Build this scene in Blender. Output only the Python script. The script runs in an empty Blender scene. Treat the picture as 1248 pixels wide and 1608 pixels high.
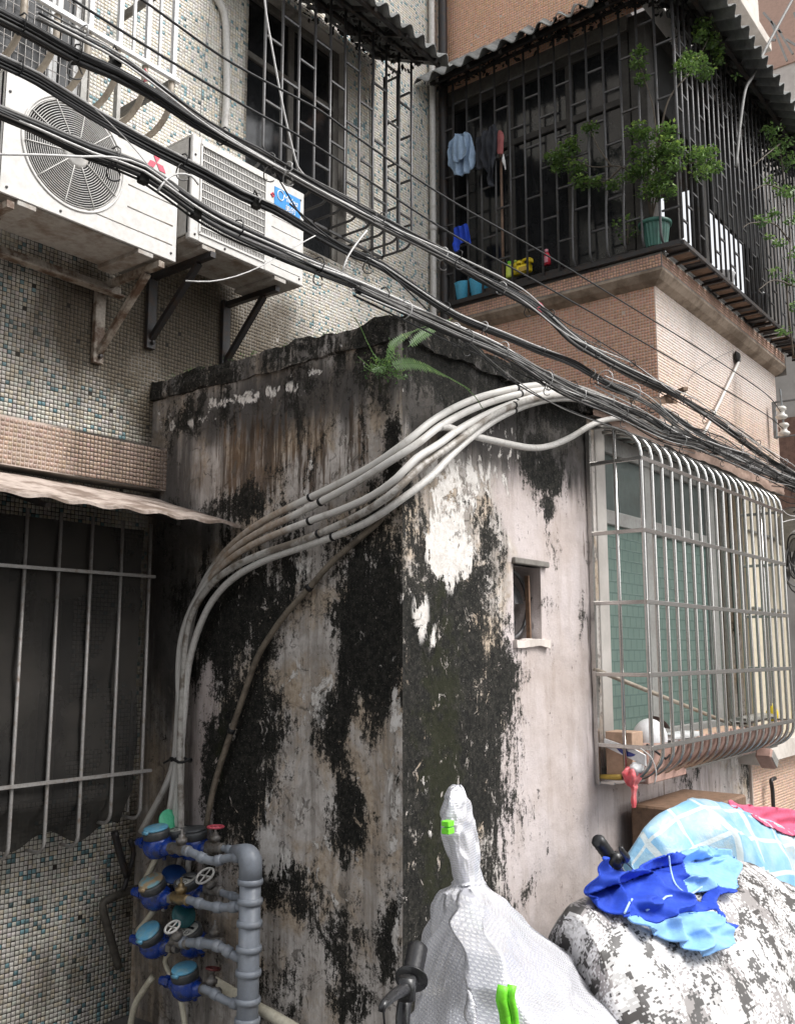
import bpy, math, random
import numpy as np
from mathutils import Vector, Matrix, noise
random.seed(7); rng = np.random.default_rng(7)
R = math.radians
SC = bpy.context.scene
COL = SC.collection
# ------------------------------------------------------------------ camera, sky, sun, exposure
FPX = 1480.0; PITCH = R(8.45); YAW = R(37.95); EYE = 1.6
cam = bpy.data.cameras.new('camera'); camo = bpy.data.objects.new('camera', cam); COL.objects.link(camo)
cam.sensor_fit = 'VERTICAL'; cam.sensor_height = 24; cam.lens = FPX / 1608 * 24
cam.clip_start = .05; cam.clip_end = 400
camo.location = (0, 0, EYE); camo.rotation_euler = (R(90) + PITCH, 0, YAW - R(90))
SC.camera = camo
wd = bpy.data.worlds.new('World'); SC.world = wd; wd.use_nodes = True
nt = wd.node_tree; nt.nodes.clear()
SUN_EL, SUN_DIR = R(52), Vector((.40, -1.0, 0)).normalized()
sky = nt.nodes.new('ShaderNodeTexSky'); sky.sky_type = 'NISHITA'; sky.sun_disc = False
sky.sun_elevation = SUN_EL; sky.sun_rotation = math.atan2(SUN_DIR.x, SUN_DIR.y); sky.dust_density = 3; sky.air_density = 1.0
hs = nt.nodes.new('ShaderNodeHueSaturation'); hs.inputs['Saturation'].default_value = .12; hs.inputs['Value'].default_value = 1.0
bg = nt.nodes.new('ShaderNodeBackground'); bg.inputs['Strength'].default_value = .15
wo = nt.nodes.new('ShaderNodeOutputWorld')
nt.links.new(sky.outputs[0], hs.inputs['Color']); nt.links.new(hs.outputs[0], bg.inputs[0]); nt.links.new(bg.outputs[0], wo.inputs[0])
sl = bpy.data.lights.new('sun', 'SUN'); sl.energy = 1.5; sl.angle = R(25); sl.color = (1, .97, .93)
so = bpy.data.objects.new('sun', sl); COL.objects.link(so)
sd = Vector((SUN_DIR.x * math.cos(SUN_EL), SUN_DIR.y * math.cos(SUN_EL), math.sin(SUN_EL)))
so.rotation_euler = sd.to_track_quat('Z', 'Y').to_euler(); so.location = (0, -5, 12)
vs = SC.view_settings; vs.view_transform = 'Standard'; vs.look = 'None'; vs.gamma = 1; vs.exposure = 1.02
try: vs.use_curve_mapping = False
except Exception: pass

# ------------------------------------------------------------------ measuring: a sight line met with a real plane
def W(px, py, x=None, y=None, z=None):
    r = px - 624.; u = 804. - py
    fw = FPX * math.cos(PITCH) - u * math.sin(PITCH); up = u * math.cos(PITCH) + FPX * math.sin(PITCH)
    d = (fw * math.cos(YAW) + r * math.sin(YAW), fw * math.sin(YAW) - r * math.cos(YAW), up)
    t = x / d[0] if x is not None else y / d[1] if y is not None else (z - EYE) / d[2]
    return Vector((d[0] * t, d[1] * t, EYE + d[2] * t))

# ------------------------------------------------------------------ mesh helpers
class G:
    def __init__(s): s.v = []; s.f = []; s.uv = None
    def add(s, vs, fs):
        n = len(s.v); s.v += [tuple(v) for v in vs]; s.f += [tuple(i + n for i in f) for f in fs]; return s
    def box(s, x0, x1, y0, y1, z0, z1):
        v = [(x, y, z) for z in (z0, z1) for y in (y0, y1) for x in (x0, x1)]
        return s.add(v, [(0, 2, 3, 1), (4, 5, 7, 6), (0, 1, 5, 4), (2, 6, 7, 3), (0, 4, 6, 2), (1, 3, 7, 5)])
    def bbox(s, x0, x1, y0, y1, z0, z1, b=.004):     # box with chamfered edges
        x0, x1 = min(x0, x1), max(x0, x1); y0, y1 = min(y0, y1), max(y0, y1); z0, z1 = min(z0, z1), max(z0, z1)
        b = min(b, (x1 - x0) * .45, (y1 - y0) * .45, (z1 - z0) * .45)
        c = ((x0 + x1) / 2, (y0 + y1) / 2, (z0 + z1) / 2); h = ((x1 - x0) / 2, (y1 - y0) / 2, (z1 - z0) / 2)
        V = []; idx = {}
        for sx in (-1, 1):
            for sy in (-1, 1):
                for sz in (-1, 1):
                    for a in range(3):
                        e = [h[0] - b, h[1] - b, h[2] - b]; e[a] = h[a]
                        idx[(sx, sy, sz, a)] = len(V); V.append((c[0] + sx * e[0], c[1] + sy * e[1], c[2] + sz * e[2]))
        F = []
        I = lambda *k: idx[k]
        for sg in (-1, 1):
            F.append((I(sg, -1, -1, 0), I(sg, 1, -1, 0), I(sg, 1, 1, 0), I(sg, -1, 1, 0)))
            F.append((I(-1, sg, -1, 1), I(-1, sg, 1, 1), I(1, sg, 1, 1), I(1, sg, -1, 1)))
            F.append((I(-1, -1, sg, 2), I(1, -1, sg, 2), I(1, 1, sg, 2), I(-1, 1, sg, 2)))
            for t in (-1, 1):
                F.append((I(sg, t, -1, 0), I(sg, t, 1, 0), I(sg, t, 1, 1), I(sg, t, -1, 1)))
                F.append((I(sg, -1, t, 0), I(sg, 1, t, 0), I(sg, 1, t, 2), I(sg, -1, t, 2)))
                F.append((I(-1, sg, t, 1), I(1, sg, t, 1), I(1, sg, t, 2), I(-1, sg, t, 2)))
                for q in (-1, 1): F.append((I(sg, t, q, 0), I(sg, t, q, 1), I(sg, t, q, 2)))
        return s.add(V, F)
    def tube(s, pts, r, n=8, cap=True):
        pts = [Vector(p) for p in pts]; m = len(pts); rings = []
        t0 = (pts[1] - pts[0]).normalized()
        a = Vector((0, 0, 1)) if abs(t0.z) < .9 else Vector((1, 0, 0))
        nrm = t0.cross(a).normalized()
        for i, p in enumerate(pts):
            t = (pts[min(i + 1, m - 1)] - pts[max(i - 1, 0)]).normalized()
            nrm = (nrm - t * nrm.dot(t)).normalized(); bn = t.cross(nrm)
            rr = r[i] if hasattr(r, '__len__') else r
            rings.append([p + (nrm * math.cos(k * 2 * math.pi / n) + bn * math.sin(k * 2 * math.pi / n)) * rr for k in range(n)])
        V = [v for ring in rings for v in ring]
        F = [(i * n + k, i * n + (k + 1) % n, (i + 1) * n + (k + 1) % n, (i + 1) * n + k) for i in range(m - 1) for k in range(n)]
        if cap: F += [tuple(range(n - 1, -1, -1)), tuple((m - 1) * n + k for k in range(n))]
        return s.add(V, F)
    def bar(s, p, q, w=.012, h=None):                 # square bar between two points
        p = Vector(p); q = Vector(q); t = (q - p).normalized()
        a = Vector((0, 0, 1)) if abs(t.z) < .8 else Vector((0, 1, 0))
        u = t.cross(a).normalized(); v = u.cross(t).normalized(); w /= 2; h = (h / 2) if h else w
        V = [o + u * a_ * w + v * b_ * h for o in (p, q) for a_, b_ in ((-1, -1), (1, -1), (1, 1), (-1, 1))]
        return s.add(V, [(0, 1, 2, 3), (7, 6, 5, 4), (0, 4, 5, 1), (1, 5, 6, 2), (2, 6, 7, 3), (3, 7, 4, 0)])
    def lathe(s, prof, M=None, n=20):                 # profile of (radius, z)
        M = M or Matrix(); m = len(prof)
        V = [M @ Vector((r * math.cos(k * 2 * math.pi / n), r * math.sin(k * 2 * math.pi / n), z)) for r, z in prof for k in range(n)]
        F = [(i * n + k, i * n + (k + 1) % n, (i + 1) * n + (k + 1) % n, (i + 1) * n + k) for i in range(m - 1) for k in range(n)]
        F += [tuple(range(n - 1, -1, -1)), tuple((m - 1) * n + k for k in range(n))]
        return s.add(V, F)
    def grid(s, fn, nu, nv, closed=False):
        V = [fn(i / nu, j / nv) for j in range(nv + 1) for i in range(nu + (0 if closed else 1))]
        w = nu if closed else nu + 1
        F = [(j * w + i, j * w + (i + 1) % w, (j + 1) * w + (i + 1) % w, (j + 1) * w + i) for j in range(nv) for i in range(nu)]
        return s.add(V, F)

ORG = {}
def obj(name, g, mat, parent=None, smooth=False, attrs=None):
    me = bpy.data.meshes.new(name)
    org = ORG.get(parent.name, Vector()) if parent else Vector()
    if org.length: vv = [(a - org.x, b - org.y, c - org.z) for a, b, c in g.v]
    else: vv = g.v
    me.from_pydata(vv, [], g.f); me.update()
    if smooth: me.shade_smooth()
    if mat: me.materials.append(mat)
    if attrs:
        for k, arr in attrs.items():
            if np.ndim(arr) == 1:
                a = me.attributes.new(k, 'FLOAT', 'POINT'); a.data.foreach_set('value', np.asarray(arr, dtype=np.float32))
            else:
                a = me.attributes.new(k, 'FLOAT_COLOR', 'POINT'); a.data.foreach_set('color', np.asarray(arr, dtype=np.float32).ravel())
    if g.uv is not None:
        uvl = me.uv_layers.new(name='UVMap'); li = np.empty(len(me.loops), dtype=np.int32); me.loops.foreach_get('vertex_index', li)
        uvl.data.foreach_set('uv', np.asarray(g.uv, dtype=np.float32)[li].ravel())
    o = bpy.data.objects.new(name, me); COL.objects.link(o)
    if parent: o.parent = parent; ORG[o.name] = org
    else: ORG[o.name] = Vector()
    return o
def inst(name, me, loc, parent, rot=None):            # another piece that shares a mesh
    o = bpy.data.objects.new(name, me); COL.objects.link(o); o.parent = parent
    o.location = Vector(loc) - ORG.get(parent.name, Vector())
    if rot: o.rotation_euler = rot
    return o
def tag(o, label, cat, group=None, kind=None):
    if label: o['label'] = label
    if cat: o['category'] = cat
    if group: o['group'] = group
    if kind: o['kind'] = kind
    return o
def thing(name, label, cat, loc=(0, 0, 0), group=None, kind=None, M=None):
    o = bpy.data.objects.new(name, None); COL.objects.link(o); o.empty_display_size = .1
    if M is not None: o.matrix_world = M; ORG[o.name] = Vector()
    else: o.location = loc; ORG[o.name] = Vector(loc)
    return tag(o, label, cat, group, kind)
def stuff(o): o['kind'] = 'stuff'; return o
def crv(pts, step=.03):                               # smooth curve through points
    P = [Vector(p) for p in pts]; P = [P[0] * 2 - P[1]] + P + [P[-1] * 2 - P[-2]]; out = []
    for i in range(1, len(P) - 2):
        n = max(2, int((P[i + 1] - P[i]).length / step))
        for k in range(n):
            t = k / n; a, b, c, d = P[i - 1], P[i], P[i + 1], P[i + 2]
            out.append(.5 * ((2 * b) + (-a + c) * t + (2 * a - 5 * b + 4 * c - d) * t * t + (-a + 3 * b - 3 * c + d) * t ** 3))
    out.append(P[-2]); return out
def fbm(x, y, z, o=4):
    return noise.fractal(Vector((x, y, z)), .9, 2.1, o)

# ------------------------------------------------------------------ materials
def newmat(name):
    m = bpy.data.materials.new(name); m.use_nodes = True; t = m.node_tree
    return m, t, t.nodes['Principled BSDF']
class N:
    def __init__(s, t): s.t = t
    def n(s, typ, **k):
        x = s.t.nodes.new(typ)
        for a, b in k.items(): setattr(x, a, b)
        return x
    def l(s, a, b): s.t.links.new(a, b)
    def val(s, x, inp):
        if isinstance(x, (int, float)): inp.default_value = x
        elif isinstance(x, tuple): inp.default_value = (*x, 1) if len(x) == 3 and len(inp.default_value) == 4 else x
        else: s.l(x, inp)
    def math(s, op, a, b=0., clamp=False):
        x = s.n('ShaderNodeMath', operation=op, use_clamp=clamp); s.val(a, x.inputs[0]); s.val(b, x.inputs[1]); return x.outputs[0]
    def ramp(s, f, a, b):                              # smooth 0..1 between a and b
        x = s.n('ShaderNodeMapRange', interpolation_type='SMOOTHSTEP'); s.val(f, x.inputs[0]); x.inputs[1].default_value = a; x.inputs[2].default_value = b; return x.outputs[0]
    def mix(s, f, a, b, mode='MIX'):
        x = s.n('ShaderNodeMix', data_type='RGBA', blend_type=mode); s.val(f, x.inputs[0]); s.val(a, x.inputs[6]); s.val(b, x.inputs[7]); return x.outputs[2]
    def noise(s, vec, sc, det=6, rough=.6, dist=0.):
        x = s.n('ShaderNodeTexNoise'); s.l(vec, x.inputs['Vector']); x.inputs['Scale'].default_value = sc; x.inputs['Detail'].default_value = det
        x.inputs['Roughness'].default_value = rough; x.inputs['Distortion'].default_value = dist; return x.outputs['Fac']
    def attr(s, name): return s.n('ShaderNodeAttribute', attribute_name=name).outputs
    def pos(s): return s.n('ShaderNodeNewGeometry').outputs['Position']
    def mapv(s, vec, sc):
        x = s.n('ShaderNodeMapping'); s.l(vec, x.inputs[0]); x.inputs['Scale'].default_value = sc; return x.outputs[0]
    def bump(s, h, st, dist, b):
        x = s.n('ShaderNodeBump'); s.l(h, x.inputs['Height']); x.inputs['Strength'].default_value = st; x.inputs['Distance'].default_value = dist; s.l(x.outputs[0], b.inputs['Normal'])

def simple(name, c, rough=.6, metal=0., c2=None, sc=20., lo=.4, hi=.65, bump=.15, bsc=60., spec=.5, dirt=None, rv=.15):
    """a paint, metal or plastic with wear of its own colour c2, and fine relief"""
    m, t, b = newmat(name); n = N(t); p = n.pos()
    c2 = c2 or tuple(v * .6 for v in c)
    f = n.ramp(n.noise(p, sc, 7, .65), lo, hi)
    col = n.mix(f, c, c2)
    f2 = n.noise(p, sc * 5, 4, .6)
    col = n.mix(n.math('MULTIPLY', n.ramp(f2, .3, .8), .35), col, tuple(v * .55 for v in c2))
    n.l(col, b.inputs['Base Color']); b.inputs['Metallic'].default_value = metal
    n.l(n.math('ADD', n.math('MULTIPLY', f2, rv * 2), rough - rv), b.inputs['Roughness'])
    b.inputs['Specular IOR Level'].default_value = spec
    if bump: n.bump(n.noise(p, bsc, 5, .6), bump, .004, b)
    return m

M_BLACKIRON = simple('black_rusty_iron', (.028, .028, .030), .5, .2, (.05, .03, .02), 25, .45, .7, .3, 90)
M_GREYIRON = simple('grey_painted_iron', (.085, .085, .088), .45, .3, (.055, .040, .03), 22, .5, .75, .3, 90)
M_MIDIRON = simple('weathered_grey_iron', (.30, .29, .28), .5, .3, (.16, .11, .08), 25, .5, .75, .3, 90)
M_WHITEALU = simple('white_coated_aluminium', (.68, .68, .68), .35, .1, (.52, .51, .49), 18, .5, .8, .1)
M_GREYALU = simple('dull_aluminium', (.36, .35, .33), .45, .35, (.25, .24, .22), 14, .4, .8, .15)
M_SHADEALU = simple('shaded_balcony_frame', (.055, .05, .045), .7, .1, (.03, .027, .025), 10, .4, .7, .2)  # blackened aluminium: shade of the balcony interior put into the colour
M_DARKALU = simple('sooty_window_frame', (.15, .14, .125), .6, .1, (.09, .08, .07), 10, .4, .7, .2)
M_STEEL = simple('stainless_steel', (.55, .54, .52), .24, .9, (.46, .44, .41), 30, .55, .8, .08, 120, rv=.08)
M_GLASSDARK = simple('dark_window_glass', (.012, .013, .014), .12, 0, (.02, .02, .022), 4, .4, .7, .0)
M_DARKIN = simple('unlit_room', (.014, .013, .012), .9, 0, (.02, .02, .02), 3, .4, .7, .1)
M_CURTAIN = simple('brown_curtain', (.085, .06, .05), .9, 0, (.05, .035, .03), 6, .4, .7, .3)
M_ACWHITE = simple('off_white_casing', (.60, .585, .56), .42, 0, (.50, .46, .41), 7, .55, .85, .05, 200)
M_ACSIDE = simple('dirty_sheet_metal', (.42, .40, .37), .55, .1, (.22, .17, .13), 9, .42, .7, .15)
M_RUSTCREAM = simple('cream_paint_over_rust', (.36, .32, .27), .6, .1, (.11, .065, .04), 14, .42, .62, .4)
M_CORR = simple('grey_fibre_sheet', (.20, .205, .20), .8, 0, (.11, .11, .105), 6, .4, .75, .3)
M_CORRDARK = simple('sooty_debris', (.018, .017, .016), .95, 0, (.035, .03, .025), 14, .4, .7, .5)
M_CANOPY = simple('peeling_canopy_paint', (.50, .42, .37), .7, 0, (.20, .15, .12), 7, .42, .62, .5)
M_PVCGREY = simple('painted_grey_pvc', (.235, .26, .30), .42, 0, (.30, .31, .33), 16, .5, .8, .15)
M_PVCWHITE = simple('white_pvc_pipe', (.62, .60, .57), .42, 0, (.40, .37, .33), 14, .52, .75, .12)
M_PVCCREAM = simple('cream_pvc_pipe', (.66, .62, .50), .4, 0, (.44, .38, .28), 14, .55, .8, .12)
M_PVCOLD = simple('brown_stained_pipe', (.20, .165, .125), .65, 0, (.10, .08, .06), 18, .42, .65, .4)
M_PVCTAN = simple('tan_conduit', (.36, .31, .25), .55, 0, (.24, .19, .14), 14, .45, .7, .2)
M_BLACKRUB = simple('black_cable_sheath', (.007, .007, .008), .55, 0, (.018, .017, .017), 12, .5, .8, .2)
M_GREYCABLE = simple('grey_dusty_cable', (.16, .155, .15), .6, 0, (.08, .078, .075), 12, .45, .7, .2)
M_WHITECABLE = simple('white_cable', (.58, .57, .56), .5, 0, (.36, .35, .34), 12, .5, .75, .1)
M_METERBLUE = simple('blue_enamel_meter_body', (.008, .045, .29), .24, 0, (.03, .04, .09), 18, .46, .68, .3, 60, .6)
M_METERBLACK = simple('meter_ring_plastic', (.05, .055, .06), .45, 0, (.10, .095, .09), 20, .45, .7, .2)
M_LIDBLUE = simple('pale_blue_lid', (.11, .36, .55), .4, 0, (.22, .40, .48), 28, .45, .65, .2)
M_LIDWORN = simple('worn_blue_lid', (.16, .34, .40), .5, 0, (.36, .27, .16), 30, .42, .55, .2)
M_LIDGREEN = simple('mint_green_lid', (.09, .50, .28), .4, 0, (.08, .40, .25), 20, .5, .8, .05)
M_LIDTEAL = simple('dark_teal_lid', (.02, .12, .13), .4, 0, (.02, .07, .08), 20, .5, .8, .05)
M_LIDNAVY = simple('navy_lid', (.01, .05, .18), .4, 0, (.01, .03, .12), 20, .5, .8, .05)
M_DIAL = simple('meter_dial', (.62, .62, .58), .3, 0, (.45, .44, .4), 60, .4, .6, .0)
M_BRASS = simple('dull_brass', (.34, .25, .13), .38, .7, (.20, .16, .12), 30, .45, .65, .2)
M_VALVEGREY = simple('cast_valve_metal', (.22, .21, .20), .5, .4, (.13, .11, .09), 30, .45, .65, .3)
M_VALVERED = simple('faded_red_handwheel', (.60, .09, .13), .45, 0, (.35, .08, .08), 30, .5, .7, .1)
M_VALVEDARKRED = simple('dark_red_handwheel', (.12, .02, .02), .5, 0, (.08, .03, .025), 30, .5, .7, .1)
M_WHEELWHITE = simple('pale_handwheel', (.58, .57, .55), .45, 0, (.40, .38, .35), 30, .5, .7, .1)
M_CONCRETE = simple('bare_concrete', (.24, .225, .205), .9, 0, (.15, .135, .12), 5, .4, .65, .6, 40)
M_GROUND = simple('stained_alley_concrete', (.17, .165, .155), .85, 0, (.09, .085, .08), 2, .4, .7, .5, 30)
M_LIMEGREEN = simple('fluorescent_green_webbing', (.22, .85, .04), .5, 0, (.16, .65, .03), 40, .5, .7, .2)
M_GRIP = simple('black_rubber_grip', (.018, .018, .02), .35, 0, (.03, .03, .03), 30, .5, .7, .2)
M_CARD = simple('brown_cardboard', (.46, .31, .22), .85, 0, (.38, .26, .18), 10, .45, .7, .2)
M_CARDPINK = simple('faded_pink_card', (.47, .30, .25), .85, 0, (.36, .23, .19), 8, .45, .7, .2)
M_WHITEPLAS = simple('white_plastic', (.78, .78, .79), .3, 0, (.68, .68, .68), 20, .5, .8, .05)
M_NAVY = simple('navy_print', (.03, .045, .25), .4, 0, (.03, .04, .2), 20, .5, .8, 0)
M_BLACKPLAS = simple('black_plastic', (.02, .02, .022), .3, 0, (.03, .03, .03), 20, .5, .8, .05)
M_YELLOW = simple('yellow_plastic', (.80, .60, .02), .35, 0, (.7, .5, .02), 20, .5, .8, .05)
M_LIME = simple('lime_yellow_plastic', (.62, .72, .10), .35, 0, (.5, .6, .08), 20, .5, .8, .05)
M_REDPLAS = simple('red_plastic', (.65, .03, .06), .35, 0, (.5, .03, .05), 20, .5, .8, .05)
M_PINKPLAS = simple('pale_pink_label', (.75, .32, .38), .4, 0, (.6, .25, .3), 20, .5, .8, .05)
M_CYAN = simple('sky_blue_plastic', (.12, .55, .85), .35, 0, (.07, .38, .62), 20, .5, .8, .05)
M_OCHRE = simple('mustard_roll', (.52, .36, .07), .6, 0, (.42, .28, .05), 20, .5, .8, .1)
M_WOODPOLE = simple('weathered_wood', (.20, .12, .075), .7, 0, (.13, .08, .05), 30, .45, .65, .3)
M_POTGREEN = simple('dull_green_pot', (.035, .13, .10), .45, 0, (.03, .09, .07), 14, .45, .7, .1)
M_BARK = simple('grey_bark', (.10, .08, .06), .9, 0, (.06, .05, .04), 40, .45, .65, .5)
M_PORCELAIN = simple('glazed_porcelain', (.70, .68, .63), .2, 0, (.52, .49, .43), 16, .5, .75, .03)
M_GALV = simple('galvanised_bracket', (.25, .27, .28), .5, .5, (.18, .17, .16), 20, .45, .7, .2)
M_PALEWALL = simple('pale_render', (.50, .47, .44), .9, 0, (.40, .37, .34), 1.6, .4, .7, .3, 20)
M_PALEWARM = simple('warm_pale_render', (.68, .62, .57), .9, 0, (.58, .51, .46), 1.2, .4, .7, .3, 20)
M_CREAMPANEL = simple('cream_panel', (.60, .53, .40), .6, 0, (.52, .46, .36), 4, .45, .7, .1)
M_SLABWHITE = simple('painted_slab_edge', (.62, .57, .52), .85, 0, (.48, .43, .38), 3, .45, .7, .3)
M_SHIRT = simple('pale_blue_shirt_cotton', (.34, .46, .62), .9, 0, (.28, .39, .55), 12, .45, .7, .3)
M_DARKCLOTH = simple('charcoal_cloth', (.035, .038, .048), .9, 0, (.025, .026, .03), 12, .45, .7, .3)
M_ROSECLOTH = simple('dusty_rose_cloth', (.36, .11, .11), .9, 0, (.28, .09, .09), 12, .45, .7, .3)
M_COBALT = simple('cobalt_cloth', (.012, .065, .55), .8, 0, (.01, .05, .42), 9, .45, .75, .3, 120)
M_SKYCLOTH = simple('sky_blue_cloth', (.24, .48, .86), .8, 0, (.20, .40, .78), 9, .45, .75, .3, 120)
M_PIPING = simple('pale_seam_piping', (.42, .60, .85), .8, 0, (.36, .52, .78), 9, .45, .75, .1)
M_PINKCLOTH = simple('raspberry_cloth', (.60, .10, .19), .8, 0, (.48, .08, .15), 9, .45, .75, .3)
M_REDBAG = simple('red_thin_plastic', (.80, .12, .14), .3, 0, (.82, .28, .28), 14, .4, .65, .2)
M_LOGOBLUE = simple('label_blue', (.015, .24, .62), .35, 0, (.015, .22, .58), 20, .5, .8, 0)
M_LOGOWHITE = simple('label_white', (.8, .8, .8), .4, 0, (.75, .75, .75), 20, .5, .8, 0)
M_LOGORED = simple('logo_red', (.72, .07, .12), .4, 0, (.65, .07, .12), 20, .5, .8, 0)
M_GREYPRINT = simple('grey_print', (.30, .29, .28), .5, 0, (.3, .29, .28), 20, .5, .8, 0)

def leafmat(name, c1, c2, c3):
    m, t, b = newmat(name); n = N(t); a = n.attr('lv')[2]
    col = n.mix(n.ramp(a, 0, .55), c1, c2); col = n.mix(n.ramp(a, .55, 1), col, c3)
    n.l(col, b.inputs['Base Color']); b.inputs['Roughness'].default_value = .45
    tr = n.n('ShaderNodeBsdfTranslucent'); n.l(col, tr.inputs[0]); mx = n.n('ShaderNodeMixShader'); mx.inputs[0].default_value = .35
    n.l(b.outputs[0], mx.inputs[1]); n.l(tr.outputs[0], mx.inputs[2]); n.l(mx.outputs[0], t.nodes['Material Output'].inputs[0])
    return m
M_LEAF = leafmat('glossy_leaf', (.045, .085, .03), (.12, .21, .05), (.30, .42, .09))
M_LEAFPALE = leafmat('pale_vine_leaf', (.06, .12, .04), (.15, .26, .07), (.30, .42, .14))
M_FERN = leafmat('fern_leaf', (.04, .09, .03), (.11, .21, .06), (.30, .42, .12))

def tilemat(name, dirt1, dirt2):
    m, t, b = newmat(name); n = N(t); p = n.pos()
    c = n.attr('tcol')[0]; g = n.attr('grime_shade')[2]
    d = n.ramp(n.math('ADD', g, n.math('MULTIPLY', n.math('SUBTRACT', n.noise(n.mapv(p, (3, 3, 1.2)), 2.2, 8, .65), .5), 1.1)), .15, 1.0)
    col = n.mix(n.math('MULTIPLY', d, .95), c, n.mix(n.noise(p, 1.7, 5, .6), dirt1, dirt2))
    fine = n.ramp(n.noise(p, 45, 5, .7), .45, .75)
    col = n.mix(n.math('MULTIPLY', fine, .3), col, dirt1, 'MULTIPLY')
    n.l(col, b.inputs['Base Color']); n.l(n.math('ADD', n.math('MULTIPLY', d, .45), .28), b.inputs['Roughness'])
    n.bump(n.noise(p, 90, 3, .6), .12, .002, b); return m
M_TILE = tilemat('glass_mosaic_tile', (.050, .036, .023), (.115, .086, .050))
M_TILEPINK = tilemat('salmon_mosaic_tile', (.075, .05, .036), (.20, .155, .125))

def groutmat(name, light, dark, lo, hi):
    m, t, b = newmat(name); n = N(t); p = n.pos(); g = n.attr('grime_shade')[2]
    f = n.ramp(n.math('ADD', g, n.math('MULTIPLY', n.math('SUBTRACT', n.noise(p, 2.6, 7, .65), .5), 1.5)), lo, hi)
    n.l(n.mix(f, light, dark), b.inputs['Base Color']); b.inputs['Roughness'].default_value = .95
    n.bump(n.noise(p, 80, 4, .6), .4, .003, b); return m
M_GROUT = groutmat('mosaic_grout', (.46, .43, .39), (.030, .026, .021), -.05, .45)
M_GROUTPINK = groutmat('salmon_grout', (.56, .46, .40), (.040, .033, .028), .15, .65)

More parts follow.
